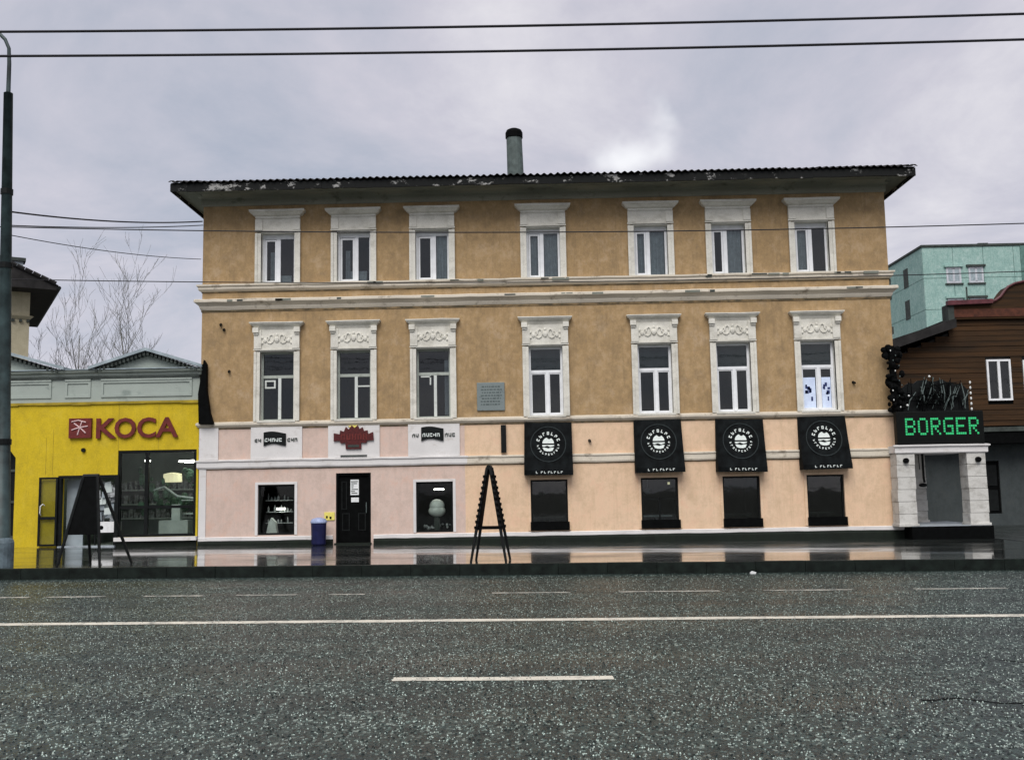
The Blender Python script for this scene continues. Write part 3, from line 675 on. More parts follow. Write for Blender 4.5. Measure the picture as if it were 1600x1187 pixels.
wave_sign(0, 'dark banner shaped sign over the leftmost street window, between corner and door')
wave_sign(2, 'dark banner shaped sign over the window with the pale globe')
x = CX[1]; t = thing('crown_sign', (x, -.045, 2.75), 'dark red jagged crown shaped sign above the dark entrance door', 'sign')
pts = [(-.57, .35), (-.57, .58), (-.40, .55), (-.38, .66), (-.28, .62), (-.22, .76), (-.14, .68), (-.05, .80), (.03, .72), (.12, .80), (.17, .69), (.26, .74), (.30, .63), (.40, .65), (.42, .54), (.56, .60), (.58, .36), (.40, .36), (.36, .28), (.22, .30), (.22, .12), (-.22, .12), (-.24, .30), (-.36, .28), (-.40, .36)]
MB().prism([(x+a, 2.75+b) for a, b in reversed(pts)], -.10, -.045).build('board', M['crimson'], t)
q = MB()
for k, xx in enumerate((-.36, -.20, -.04, .12, .27)): q.box(x+xx, x+xx+.035, -.112, -.10, 3.13, 3.30); q.box(x+xx+.08, x+xx+.115, -.112, -.10, 3.13, 3.30); q.box(x+xx+.036, x+xx+.079, -.112, -.10, (3.26, 3.13, 3.2, 3.26, 3.2)[k], (3.30, 3.17, 3.23, 3.30, 3.23)[k])
q.build('lettering', M['maroon'], t)
MB().box(x-.16, x+.16, -.108, -.10, 2.92, 2.99).build('tagline_strip', M['slate'], t); MB().prism([(x-.16, 3.52), (x+.02, 3.44), (x+.14, 3.53), (x+.04, 3.545), (x-.08, 3.545)], -.07, -.046).build('sunburst', M['lemon'], t)
MB().box(x-.38, x+.38, -.07, -.046, 2.655, 2.70).build('lower_strip', M['slate'], t)

# ---------------------------------------------------------------- awnings
def awning():
    t = thing('shop_awning', (0, 0, 2.0), '', 'awning', 'black awnings with round white emblems')
    D, zt, zb, zv = .40, 3.53, 2.16, 2.03; wt, wb = .675, .69
    mb = MB(); th = .015
    n_ = 8; rows = []
    for k in range(n_+1):
        u = k/n_; rows.append((wt+(wb-wt)*u, -.06-(D-.06)*u+.012*math.sin(u*math.pi), zt+(zb-zt)*u))
    nc = 14; fold = [[(0 if k in (0, n_) else .007*math.sin(c*1.3+k*.5)+random.uniform(-.004, .004)) for c in range(nc+1)] for k in range(n_+1)]
    for k in range(n_):
        (w0, y0, z0), (w1, y1, z1) = rows[k], rows[k+1]
        for c in range(nc):
            u0, u1 = -1+2*c/nc, -1+2*(c+1)/nc
            mb.quad((u0*w1, y1+fold[k+1][c], z1), (u1*w1, y1+fold[k+1][c+1], z1), (u1*w0, y0+fold[k][c+1], z0), (u0*w0, y0+fold[k][c], z0))
        for sg in (-1, 1): mb.quad((sg*w0, y0+fold[k][0 if sg < 0 else nc], z0), (sg*w1, y1+fold[k+1][0 if sg < 0 else nc], z1), (sg*w1, -.01, z1), (sg*w0, -.01, z0))     # cheeks
    mb.quad((-wt, -.06, zt), (wt, -.06, zt), (wt, -.01, zt), (-wt, -.01, zt))
    mb.build('canopy', M['awn'], t)
    v = MB(); v.box(-wb, wb, -D-.012, -D, zv+.004, zb+.0)
    for k in range(9): v.box(-wb+.01+k*.155, -wb+.145+k*.155, -D-.0125, -D+.001, zv-.006, zv+.004)
    for sg in (-1, 1): a, b = sorted((sg*wb, sg*(wb-.01))); v.box(a, b, -D, -.02, zv, zb)
    v.build('valance', M['awn'], t)
    fr = MB(); fr.tube([(-wb+.02, -D+.03, zv+.03), (wb-.02, -D+.03, zv+.03)], .013, 6)
    for sg in (-1, 1): fr.tube([(sg*(wb-.03), -D+.03, zv+.03), (sg*(wb-.03), -.005, zv+.03)], .013, 6)
    fr.build('frame', M['chim'], t)
    nrm = Vector((0, -(zt-zb), -(0))); 
    def on(u, v_, lift=.006):          # point on the sloping face; u across, v_ up from the centre of the emblem
        z = 2.90+v_; f = (zt-z)/(zt-zb); return (u, -.06-(D-.06)*f+.012*math.sin(f*math.pi)-lift-.012, z+.003)
    def patch(mb, pts):
        i = len(mb.v); n2_ = len(pts); mb.v += [on(*p) for p in pts]+[on(p[0], p[1], -.002) for p in pts]; mb.f.append(tuple(range(i, i+n2_)))
        for k in range(n2_): j = (k+1) % n2_; mb.f.append((i+k, i+n2_+k, i+n2_+j, i+j))
    rg = MB()
    for k in range(40):
        a, b = 2*math.pi*k/40, 2*math.pi*(k+1)/40; r0, r1 = .485, .51
        patch(rg, [(r0*math.cos(a), r0*math.sin(a)), (r1*math.cos(a), r1*math.sin(a)), (r1*math.cos(b), r1*math.sin(b)), (r0*math.cos(b), r0*math.sin(b))])
    rg.build('ring', M['faint'], t)
    em = MB()
    patch(em, [(.165*math.cos(math.pi*k/12), .02+.17*math.sin(math.pi*k/12)*(.72 if k in (5, 6) else 1)) for k in range(13)][::-1])
    patch(em, [(-.17, -.06), (-.12, -.075), (-.03, -.045), (.06, -.085), (.17, -.05), (.17, -.025), (-.17, -.025)][::-1])
    patch(em, [(-.165, -.10), (-.10, -.10), (.0, -.125), (.10, -.10), (.16, -.10), (.12, -.19), (.04, -.21), (-.05, -.205), (-.12, -.18)])
    em.build('emblem', M['print'], t)
    lt = MB()        # lettering round the emblem: not legible in the photograph, kept as letter-like marks
    def glyph(cx, cy, ang, s, k):
        c, sn = math.cos(ang), math.sin(ang)
        def q(x0, z0, x1, z1): patch(lt, [(cx+c*a*s-sn*b*s, cy+sn*a*s+c*b*s) for a, b in ((x0, z0), (x1, z0), (x1, z1), (x0, z1))])
        q(-.5, -.7, -.16, .7)
        if k % 3 != 1: q(-.15, .3, .5, .7)
        if k % 3 != 2: q(-.15, -.7, .5, -.32)
        if k % 2: q(.16, -.3, .5, .28)
    for k in range(7): a = R(158-k*22.5); glyph(.31*math.cos(a), .31*math.sin(a), a-math.pi/2, .062, k)
    for k in range(11): a = R(190+k*16.5); glyph(.295*math.cos(a), .295*math.sin(a), a+math.pi/2, .040, k+1)
    lt.build('arc_lettering', M['print'], t, kind='stuff')
    l2 = MB()
    for k, xx in enumerate((-.36, -.22, -.13, -.02, .06, .15, .25, .34)):
        l2.box(xx, xx+.018, -D-.017, -D-.012, zv+.045, zv+.105)
        if k % 2: l2.box(xx+.019, xx+.055, -D-.017, -D-.012, zv+.085, zv+.105)
        else: l2.box(xx+.019, xx+.05, -D-.017, -D-.012, zv+.045, zv+.06)
    l2.build('valance_lettering', M['print'], t, kind='stuff')
    return t
aw = awning()
for i, (xc, lab) in enumerate(((.01, 'black awning with round white emblem nearest the open A-frame stand and the grey plaque'),
        (3.16, 'black awning over the street window with glazing bars, second from the A-frame stand'),
        (5.46, 'black awning with round white emblem, third from the A-frame stand, second from the porch'),
        (7.84, 'black awning below the window with pale blue posters, nearest the white porch'))):
    o = aw if i == 0 else copy_tree(aw)
    o.location = (xc, 0, (.0, .012, -.008, .02)[i]+2.0); o.rotation_euler = (R((.6, -.5, .3, -.8)[i]), R((.5, -.4, .8, -.6)[i]), 0); o['label'] = lab

# ---------------------------------------------------------------- porch, LED sign, burger sculpture
por = thing('entrance_porch', (11, .5, .05), 'white pillared porch on black steps at the right end of the ochre building', 'porch')
pz = gz(11)
def pillar(x0, x1, y0, y1):
    mb = MB(); n_ = 6; zb, zt = .44, 2.45
    for k in range(n_):
        a = zb+(zt-zb)*k/n_; b = zb+(zt-zb)*(k+1)/n_-.012; j = random.uniform(-.012, .012)
        mb.box(x0+j, x1+j, y0, y1, a, b); mb.box(x0+.02, x1-.02, y0+.02, y1-.02, b, b+.013)
    mb.box(x0-.03, x1+.03, y0-.03, y1+.03, zb-.02, zb+.06)
    return mb.build('pillar', M['pillarpaint'], por, bevel=.02)
pp = [pillar(9.70, 10.20, -.55, -.05), pillar(11.66, 12.18, -.55, -.05), pillar(P(1429, 780, 1.9).x, P(1449, 780, 1.9).x, 1.9, 2.3)]
for q, p in zip((9.95, 11.95), pp): MB().tube([(q, -.55, 2.24), (q, -.64, 2.24)], .075, 12).build('downlight', M['black'], p)
bm = MB(); bm.mould(9.68, 12.22, [(.0, 2.44), (.02, 2.46), (.02, 2.60), (.07, 2.63), (.07, 2.67), (.0, 2.68)], y=-.57); bm.box(9.68, 12.22, -.57, 2.4, 2.46, 2.66); bm.build('beam', M['white'], por)
MB().box(10.0, 12.24, -.62, 2.4, pz-.1, .42).build('step_block', M['black'], por); MB().box(10.0, 12.2, -.58, 2.3, .42, .435).build('landing', M['concrete'], por)
q = MB(); q.tube([(11.0, .9, 2.46), (11.0, .9, 1.75), (11.02, .9, 1.62)], .035, 8); q.blob((10.97, .9, 1.55), .13, .08, .06); q.tube([(10.88, .9, 2.45), (10.9, .9, 2.0)], .012, 6); q.build('hanging_lamp', M['dark'], por)
MB().tube([(10.6, 1.9, .44), (10.6, 1.9, 1.2)], .03, 8).build('handrail', M['dark'], por)
led = thing('led_sign', (11, -.5, 2.7), 'black LED board with green dotted letters above the white porch', 'sign')
MB().box(9.74, 12.16, -.62, -.40, 2.69, 3.60).build('cabinet', M['ledoff'], led, bevel=.015)
FONT = {'B': '11110 10001 10001 11110 10001 10001 11110', 'O': '01110 10001 10001 10001 10001 10001 01110', 'R': '11110 10001 10001 11110 10100 10010 10001', 'G': '01111 10000 10000 10111 10001 10001 01111', 'E': '11111 10000 10000 11110 10000 10000 11111'}
pit = .069
for k, ch_ in enumerate('BORGER'):
    mb = MB(); x0 = 9.98+k*.352
    for r_, row in enumerate(FONT[ch_].split()):
        for c_, bit in enumerate(row):
            if bit == '1':
                a = x0+c_*.056; z = 3.36-r_*pit; mb.box(a, a+.047, -.628, -.62, z, z+.056)
    mb.build('letter', M['led'], led)
# openwork figure of bent rods over the LED board
fig = thing('rod_sculpture', (11, -.4, 3.6), 'black tangle of bent rods with small white lamps above the green LED sign', 'sculpture')
c0 = P(1460, 640, -.5)
xa, xb = 10.05, 11.92
rs = random.Random(17)
dome = [(xa+(xb-xa)*k/16, 3.60+.92*(math.sin(math.pi*(.16+.72*k/16)))**.4+rs.uniform(-.06, .05)) for k in range(17)]
MB().prism([(xa, 3.60)]+dome+[(xb, 3.60)], -.30, -.26).build('back_panel', M['dark'], fig)
for k in range(64):
    a = rs.uniform(xa+.02, xb-.15); b = min(xb-.02, max(xa+.02, a+rs.uniform(-.12, .34))); i_ = int((b-xa)/(xb-xa)*16); top = 3.66+(dome[i_][1]-3.60)*rs.uniform(.45, 1.08)
    mb = MB(); mb.tube([(a, -.34-rs.uniform(0, .10), 3.62+rs.uniform(0, .35)), ((a+b)/2+rs.uniform(-.08, .08), -.36-rs.uniform(0, .12), (3.7+top)/2), (b+rs.uniform(-.05, .05), -.34-rs.uniform(0, .08), top)], [.010, .017, .009], 5); mb.build('rod', M['chim'] if k % 3 == 0 else M['black'], fig)
for k in range(8):
    a = rs.uniform(xa, xb-.7); z_ = rs.uniform(3.7, 4.4); mb = MB(); mb.tube([(a, -.40, z_), (a+.3, -.46, z_+rs.uniform(-.15, .2)), (a+.65, -.38, z_+rs.uniform(-.2, .1))], [.012, .018, .010], 5); mb.build('rod', M['black'], fig)
for k in range(6): MB().blob((xb+.03, -.40, 3.66+k*.15), .028, .03, .045).build('lamp', M['bulb'], fig)
for px, py in ((1452, 588), (1420, 618), (1418, 633)): p = P(px, py, -.42); MB().blob(p, .035, .03, .035).build('lamp', M['bulb'], fig)
scr = thing('dark_column', (9.9, -.4, 3.6), 'dark narrow column with scattered white specks at the corner beside the rod tangle', 'column')
mb = MB()
for k in range(95):
    z = random.uniform(3.55, 5.45); mb.blob((9.88-.05*(z-3.55)/2+random.uniform(-.20, .20), -.32+random.uniform(-.12, .1), z), random.uniform(.05, .11), random.uniform(.04, .08), random.uniform(.04, .13), 6, 4)
mb.tube([(9.88, -.3, 3.55), (9.82, -.3, 5.5)], .10, 8); mb.tube([(9.84, -.3, 5.3), (10.0, -.1, 5.42)], .04, 6); mb.build('foliage_column', M['black'], scr)
for k in range(13): MB().blob((9.86+random.uniform(-.16, .16), -.50, 3.62+k*.14+random.uniform(-.05, .05)), .018, .02, .026, 6, 4).build('lamp', M['bulb'] if k < 3 or k % 4 == 0 else M['chim'], scr)

# ---------------------------------------------------------------- yellow shop
SX0, SX1 = -19.5, -10.03
shop = thing('yellow_shop', (-13, 0, .2), 'single storey yellow shop with grey green parapet and small pediment', 'building')
EL, ER, ET = -14.03, -12.36, 2.25; WL, WR, WB, WT = -12.36, -10.09, .48, 2.95
holes = [(EL, ER, 0, ET), (WL, WR, WB, WT), (-16.9, -15.33, 0, 3.05)]
MB().wall(SX0, SX1, 0, 4.34, holes, depth=.3).build('wall', M['yellow'], shop)
MB().prism([(-15.33, 3.05), (-15.33, 2.80), (-15.47, 2.98), (-15.62, 3.05)], -.0, .3).build('arch_corner', M['yellow'], shop)
gt = MB(); gt.box(-16.9, -15.33, .2, .26, .1, 3.05); gt = gt.build('gate', M['dark'], shop)
for zc in (.5, 1.5, 2.4): MB().box(-16.8, -15.4, .16, .2, zc, zc+.07).build('rail', M['slate'], gt)
mb = MB(); n_ = 18
for k in range(n_):
    a = SX0+(SX1-SX0)*k/n_; b = SX0+(SX1-SX0)*(k+1)/n_; mb.box(a, b, -.05, .02, 4.29+random.uniform(-.02, .02), 4.37)
mb.build('edge_trim', M['yellow_edge'], shop)
for x_, a, b in ((-14.45, 2.3, 3.35), (-14.25, 2.3, 3.6), (-12.36, 2.96, 4.28), (-11.2, 2.96, 4.28)): MB().box(x_-.005, x_+.005, -.004, .01, a, b).build('cladding_joint', M['yellow_edge'], shop)
p = P(131, 703); MB().tube([(p.x, .02, p.z), (p.x, -.06, p.z)], .06, 10).build('wall_camera', M['dark'], shop)
# parapet
pa = MB(); pa.box(SX0, SX1, .0, .35, 4.37, 5.20); pa.box(SX0, SX1, .35, 9, 4.3, 4.4)
pa.quad((SX0, 9, 0), (SX0, 9, 4.4), (SX1, 9, 4.4), (SX1, 9, 0)); pa.quad((SX0, .3, 0), (SX0, .3, 4.4), (SX0, 9, 4.4), (SX0, 9, 0)); par = pa.build('parapet', M['parapet'], shop)
for a, b in ((-12.9, -10.25), (-13.95, -13.2), (-16.4, -14.35)):
    q = MB(); frame_rect(q, a, b, 4.5, 4.98, .07, -.03, .01); q.box(a, b, -.05, .01, 4.98, 5.03); q.build('raised_panel', M['parapet'], par)
q = MB(); q.mould(SX0, SX1, [(.02, 5.10), (.05, 5.13), (.07, 5.18), (.14, 5.22), (.17, 5.27), (.02, 5.29)]); q.build('cornice', M['parapet'], par)
MB().box(SX0, SX1, -.19, .38, 5.29, 5.315).build('flashing', M['parapet_roof'], par)
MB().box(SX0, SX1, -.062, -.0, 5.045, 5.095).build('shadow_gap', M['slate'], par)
def pediment(xl, xr, za):
    xm = (xl+xr)/2; zb = 5.315
    MB().prism([(xl+.1, zb), (xr-.1, zb), (xm, za-.10)], .0, .25).build('tympanum', M['parapet'], par)
    r_ = MB()
    for s0, s1 in (((xl-.1, zb-.02), (xm, za-.02)), ((xm, za-.02), (xr+.1, zb-.02))):
        r_.prism([s0, s1, (s1[0], s1[1]+.085), (s0[0], s0[1]+.085)], -.26, .6)
    r_.build('raking_cornice', M['parapet_roof'], par)
    d_ = MB()
    for k in range(13):
        for sg in (-1, 1):
            u = (k+.5)/13.5; xx = xm+sg*(xr-xm)*u; z = za-.02+(zb-za)*u-.0; d_.box(xx-.035, xx+.035, -.2, .02, z-.115, z-.012+.0)
    d_.build('dentils', M['slate'], par, kind='stuff')
pediment(-13.1, -10.0, 5.83); pediment(-17.6, -14.0, 5.86)
# shop interior
inn = MB(); inn.quad((-14.6, 4, .2), (-10.05, 4, .2), (-10.05, 4, 3.1), (-14.6, 4, 3.1)); inn.box(-14.6, -10.05, .3, 4, 3.02, 3.1); inn.box(-14.6, -10.05, .05, 4, .15, .235)
inn.quad((-14.6, .3, .2), (-14.6, 4, .2), (-14.6, 4, 3.1), (-14.6, .3, 3.1)); inn.quad((-10.06, .3, .2), (-10.06, .3, 3.1), (-10.06, 4, 3.1), (-10.06, 4, .2))
room = inn.build('interior', M['shopwall'], shop)
for a, b, y_, z in ((-10.95, -10.25, 1.0, 2.62), (-11.0, -10.45, 1.6, 2.62), (-10.5, -10.1, .7, 2.62), (-12.05, -11.9, 1.2, 2.66), (-13.6, -13.0, 1.8, 2.9)): MB().box(a, b, y_, y_+.07, z, z+.05).build('tube_light', M['glow'], room)
MB().lathe(-11.2, 1.2, [(.06, 2.32), (.26, 2.28), (.28, 2.05), (.26, 2.03)], 14).build('lamp_shade', M['shade'], room)
for zs_ in (.9, 1.35, 1.8):
    MB().box(-14.2, -10.2, 3.4, 3.9, zs_, zs_+.04).build('shelf', M['shelf'], room)
    q = MB()
    for k in range(22): a = -14.1+k*.175; q.box(a, a+random.uniform(.07, .16), 3.45, 3.7, zs_+.04, zs_+random.uniform(.12, .36))
    q.build('shelf_goods', M['goods2'], room, kind='stuff')
MB().box(-11.35, -10.5, .55, 1.0, .24, .92).build('counter', M['shelf'], room); MB().box(-11.0, -10.75, .6, .8, .92, 1.38).build('till', M['shelf'], room); MB().box(-10.9, -10.15, .9, 1.3, 1.08, 1.12).build('shelf', M['shelf'], room)
MB().box(-10.75, -10.12, .7, 1.1, 1.48, 1.51).build('shelf', M['shelf'], room)
q = MB(); q.tube([(-11.6, .8, 1.8), (-11.3, .8, 1.9), (-10.9, .8, 1.62), (-10.4, .8, 1.55)], .03, 6); q.build('rail', M['shelf'], room)
q = MB()
for k in range(46): q.blob((random.uniform(-12.2, -10.2), random.uniform(.7, 1.7), random.uniform(1.1, 2.4)), random.uniform(.05, .15), .08, random.uniform(.06, .2), 6, 4)
q.build('hanging_goods', M['goods'], room, kind='stuff')
# shop window frame and glass
f = MB(); frame_rect(f, WL+.005, WR-.005, WB+.005, WT-.005, .075, .02, .12); xm = P(228, 770).x; f.box(xm-.05, xm+.05, .02, .12, WB+.08, WT-.08); f.box(WL+.08, xm-.05, .025, .115, 1.28, 1.36); f.box(xm+.05, WR-.08, .025, .115, 1.28, 1.36)
wn = f.build('shop_window', M['dark'], shop)
for a, b in ((WL+.08, xm-.05), (xm+.05, WR-.08)): pane(wn, a, b, WB+.08, 1.28, .06, 'shopglass'); pane(wn, a, b, 1.36, WT-.08, .06, 'shopglass')
MB().box(ER-.02, SX1-.0, -.14, .02, .37, .478).build('window_ledge', M['white'], shop); MB().box(ER+.03, SX1-.01, -.05, .02, .02, .37).build('plinth', M['plinth'], shop)
# entrance: frame, open leaf folded on the yellow wall, inner panel
f = MB(); f.box(EL-.03, ER+.05, -.03, .1, ET-.07, ET+.01); f.box(EL-.03, EL+.06, -.03, .1, .2, ET-.07); f.box(ER-.06, ER+.05, -.03, .1, .2, ET-.07); ent = f.build('doorway', M['dark'], shop)
MB().box(EL+.06, EL+.55, .35, .40, .24, ET-.1).build('inner_panel', M['panelblue'], ent); MB().box(EL+.04, ER, -.12, .1, .16, .26).build('threshold', M['concrete'], ent)
f = MB(); frame_rect(f, -14.58, -14.04, .27, 2.22, .055, -.10, -.055); f.box(-14.53, -14.09, -.10, -.055, 1.02, 1.10); leaf = f.build('door_leaf', M['dark'], shop)
MB().box(-14.52, -14.10, -.085, -.075, .33, 1.02).build('pane', M['shopglass'], leaf); MB().box(-14.52, -14.10, -.085, -.075, 1.10, 2.16).build('pane', M['shopglass'], leaf)
MB().tube([(-14.50, -.10, 1.15), (-14.50, -.16, 1.2), (-14.48, -.18, 1.4), (-14.42, -.16, 1.46), (-14.40, -.10, 1.42)], .016, 6).build('handle', M['bulb'], leaf)
# goods by the entrance
rg_ = random.Random(21)
for mt_, nn in (('goods2', 16), ('shelf', 12), ('panelblue', 12)):
    q = MB()
    for k in range(nn):
        xx, z_ = rg_.uniform(-13.15, -12.5), rg_.uniform(.95, 2.05); a, c_ = rg_.uniform(.05, .14), rg_.uniform(.06, .2); yy = rg_.uniform(.16, .5)
        q.prism([(xx-a, z_-c_), (xx+a, z_-c_*rg_.uniform(.7, 1)), (xx+a*rg_.uniform(.5, 1), z_+c_), (xx-a*rg_.uniform(.5, 1), z_+c_*rg_.uniform(.7, 1))], yy, yy+.03)
    q.build('hanging_goods', M[mt_], room, kind='stuff')
cb = thing('goods_box', (-12.75, .15, .25), 'white box with a dark round hole standing in the yellow shop doorway', 'box')
MB().box(-13.1, -12.42, .14, .5, .62, .92).build('carton', M['litter'], cb); MB().tube([(-12.85, .141, .76), (-12.85, .135, .76)], .06, 10).build('hole', M['black'], cb)
q = MB()
for a, b in ((-13.05, .2), (-12.5, .2), (-13.05, .45), (-12.5, .45)): q.box(a-.02, a+.02, b-.02, b+.02, .24, .62)
q.build('stand', M['dark'], cb)
# shop name
sg_ = thing('shop_sign', (-12.2, 0, 3.3), 'maroon raised letters KOCA with square logo tile on the yellow shop front', 'sign')
def lin(a, b, f_): return a+(b-a)*f_
a, b = P(110, 654), P(144, 684)
MB().box(a.x, b.x, -.09, -.0, b.z, a.z).build('logo_tile', M['maroon'], sg_)
q = MB(); cx_, cz = (a.x+b.x)/2, (a.z+b.z)/2
for ang in (15, 75, 135): c_, s_ = math.cos(R(ang))*.24, math.sin(R(ang))*.20; q.tube([(cx_-c_, -.10, cz-s_), (cx_, -.10, cz+.02), (cx_+c_, -.10, cz+s_)], .018, 5)
q.tube([(a.x+.08, -.10, a.z-.1), (a.x+.28, -.10, a.z-.06), (a.x+.5, -.10, a.z-.12)], .016, 5); q.build('logo_mark', M['pinkwhite'], sg_)
for k, ch_ in enumerate('KOCA'):
    xk = P((165, 197, 230, 262)[k], 666).x; text('letter', ch_, .80, xk, -.05, P(215, 683).z+.0, M['maroon'], sg_, .025, .016, 0, (1.12, 1.0, 1.02, 1.12)[k])

# ---------------------------------------------------------------- street furniture
# lamp post
b0 = Vector((P(2, 885, -7.4).x, -7.4, 0)); b0.z = gz(b0.x)
lp = thing('lamp_post', b0, 'tall grey green street lamp post on a round blue grey base at the kerb', 'street lamp')
tp = P(13, 146, -7.4)
MB().lathe(b0.x, b0.y, [(.235, b0.z-.05), (.235, b0.z+.50), (.215, b0.z+.56), (.17, b0.z+.60), (.12, b0.z+.62)], 20).build('base', M['polebase'], lp)
mid = b0.lerp(tp, .35)
MB().tube([b0+Vector((0, 0, .3)), mid, tp], [.165, .135, .095], 16).build('pole', M['steel'], lp, smooth=True)
arm_pts = [tp-Vector((0, 0, .3)), P(14.5, 100, -7.4), P(14, 76, -7.4), P(8, 62, -7.4), P(-4, 50, -7.4), P(-50, 20, -7.4)]
MB().tube(arm_pts, [.05, .045, .04, .04, .04, .035], 8).build('bracket_arm', M['steel'], lp)
e_ = arm_pts[-1]; MB().blob(e_-Vector((.35, 0, -.02)), .40, .14, .09, 12, 6).build('lantern', M['chim'], lp, smooth=True)
for py_ in (300, 415, 690): q = P(10, py_, -7.4); f_ = (q.z-b0.z)/(tp.z-b0.z); c = b0.lerp(tp, f_); MB().tube([c-Vector((0, 0, .06)), c+Vector((0, 0, .06))], lin(.185, .115, f_), 14).build('collar', M['dark'], lp)
# bin
bx = P(497, 845, -.5).x
bn = thing('litter_bin', (bx, -.42, gz(bx)), 'small dark blue bin with pale lid against the pink wall beside the door', 'bin')
MB().lathe(bx, -.42, [(.17, gz(bx)), (.20, gz(bx)+.04), (.215, gz(bx)+.60), (.22, gz(bx)+.62)], 18).build('body', M['navy'], bn)
MB().lathe(bx, -.42, [(.23, gz(bx)+.62), (.23, gz(bx)+.66), (.19, gz(bx)+.73), (.05, gz(bx)+.77)], 18).build('lid', M['bluepale'], bn)

def a_board(label, solid):
    t = thing('sandwich_board', (0, 0, 0), label, 'sandwich board', 'black A-shaped pavement stands')
    H, S, wt, wb = (1.88, .42, .15, .46) if solid else (1.98, .34, .15, .40); zp = .66
    def pt(u, z, sg, off=0): f_ = z/H; return (u*(wb+(wt-wb)*f_)+(.27*(1-f_) if solid and sg > 0 else 0), sg*(S*(1-f_)+.03+off), z)
    for sg in (-1, 1):
        mb = MB()
        f0 = [pt(-1, zp, sg), pt(1, zp, sg), pt(1, H, sg), pt(-1, H, sg)]; f1 = [pt(-1, zp, sg, -.03), pt(1, zp, sg, -.03), pt(1, H, sg, -.03), pt(-1, H, sg, -.03)]
        i = 0; mb.v += f0+f1; mb.f += [(0, 1, 2, 3), (7, 6, 5, 4), (0, 4, 5, 1), (1, 5, 6, 2), (2, 6, 7, 3), (3, 7, 4, 0)]
        if not (solid and sg > 0): mb.build('panel', M['black'], t)
        for u in (-1, 1):
            lg = MB(); lg.tube([pt(u, 0, sg), pt(u, zp, sg), pt(u, H-.01, sg)], [.026, .034, .034], 6); lg.build('leg', M['dark'], t)
            ed = MB()
            for k in range(10): z = zp+.03+k*.118; p_ = pt(u*1.02, z, sg, .012); ed.box(p_[0]-.035, p_[0]+.035, p_[1]-.035, p_[1]+.035, z, z+.06)
            if not solid: ed.build('notched_edge', M['black'], t, kind='stuff')
    if not solid: MB().box(-wb*.72, wb*.72, -S*.66, S*.66, zp+.02, zp+.07).build('shelf', M['black'], t)
    MB().tube([(-wt-.02, 0, H), (wt+.02, 0, H)], .05, 8).build('hinge', M['dark'], t)
    return t
ab = a_board('solid black A-board facing the road in front of the yellow shop entrance', True)
def gpave(px, py):
    d = _fw*FOC + _rt*(px-800) + _up*(593.5-py); t_ = (gz(-9)-CAM.z)/d.z; return CAM + d*t_
ax = P(141, 800, -7.3).x; ab.location = (ax, -7.3, gz(ax)); ab.rotation_euler = (0, 0, R(-3))
c2 = a_board('black A-frame stand seen from its side, open in the middle, before the ochre building', False)
c2.location = (-1.40, -7.15, gz(-1.4)); c2.rotation_euler = (0, 0, R(90-5))

# litter
p = gp(1174, 893); lt_ = MB().prism([(p.x-.05, 0), (p.x+.06, 0), (p.x+.07, .03), (p.x, .05), (p.x-.04, .03)], KERB_Y-.25, KERB_Y-.18); lt_.v = [(a, b, c+rz(a)) for a, b, c in lt_.v]
tag(lt_.build('paper_scrap', M['litter']), 'small white scrap of paper lying in the gutter by the kerb', 'litter')

# ---------------------------------------------------------------- brown wooden house on the right
BY = 8.0
bh = thing('wooden_house', (17, BY, .1), 'dark brown boarded house with curved red edged gable and grey ground floor', 'building')
bx0, bx1 = 12.6, 23.0
MB().wall(bx0, bx1, -.1, 3.5, [(16.0, 16.55, .45, 2.35)], y=BY, depth=.2).build('lower_wall', M['greywall'], bh)
MB().box(bx0, bx1, BY+.03, BY+9, 3.3, 6.0).build('wall_core', M['black'], bh)
q = MB(); q.quad((bx0, BY, 0), (bx0, BY, 3.5), (bx0, BY+9, 3.5), (bx0, BY+9, 0)); q.quad((bx1, BY, 0), (bx1, BY+9, 0), (bx1, BY+9, 3.5), (bx1, BY, 3.5)); q.build('side_wall', M['greywall'], bh)
dr = MB().box(16.0, 16.55, BY+.08, BY+.14, .45, 2.35).build('door', M['black'], bh)
for zc in (.55, 1.45): MB().box(16.08, 16.47, BY+.05, BY+.08, zc, zc+.75).build('door_panel', M['dark'], dr)
_a, _b = P(1400, 540, BY-.5), P(1478, 504, BY-.5)
def slope_x(z): return bx0 if z < _a.z-.6 else _a.x+(z+.25-_a.z)/(_b.z-_a.z)*(15.05-_a.x)
bw = [(16.33, 17.21, 4.54, 6.05), (17.66, 18.54, 4.50, 6.01), (19.9, 20.78, 4.5, 6.0)]
zp = 3.62
while zp < 7.55:
    h_ = .195
    segs = [(min(15.04, max(bx0, slope_x(zp+h_))), bx1)]
    for a, b, c, d in bw:
        if zp+h_ > c-.02 and zp < d+.02:
            ns_ = []
            for s0, s1 in segs:
                if s0 < a < s1: ns_ += [(s0, a-.02), (b+.02, s1)]
                else: ns_.append((s0, s1))
            segs = ns_
    for s0, s1 in segs:
        y_ = BY-.02+random.uniform(-.006, .006); mb = MB(); mb.box(s0, s1, y_, BY+.028, zp+.006, zp+h_); mb.v = [(a, b-(.014 if c < zp+.1 and b < BY else 0), c) for a, b, c in mb.v]
        mb.build('board', M['plank'], bh)
    zp += h_
for a, b, c, d in bw:
    f = MB(); frame_rect(f, a, b, c, d, .07, BY-.06, BY+.03); f.box((a+b)/2-.05, (a+b)/2+.05, BY-.06, BY+.03, c+.07, d-.07); wn = f.build('window', M['pvc'], bh)
    for s0, s1 in ((a+.07, (a+b)/2-.05), ((a+b)/2+.05, b-.07)): MB().box(s0, s1, BY-.01, BY, c+.07, d-.07).build('pane', M['glass'], wn)
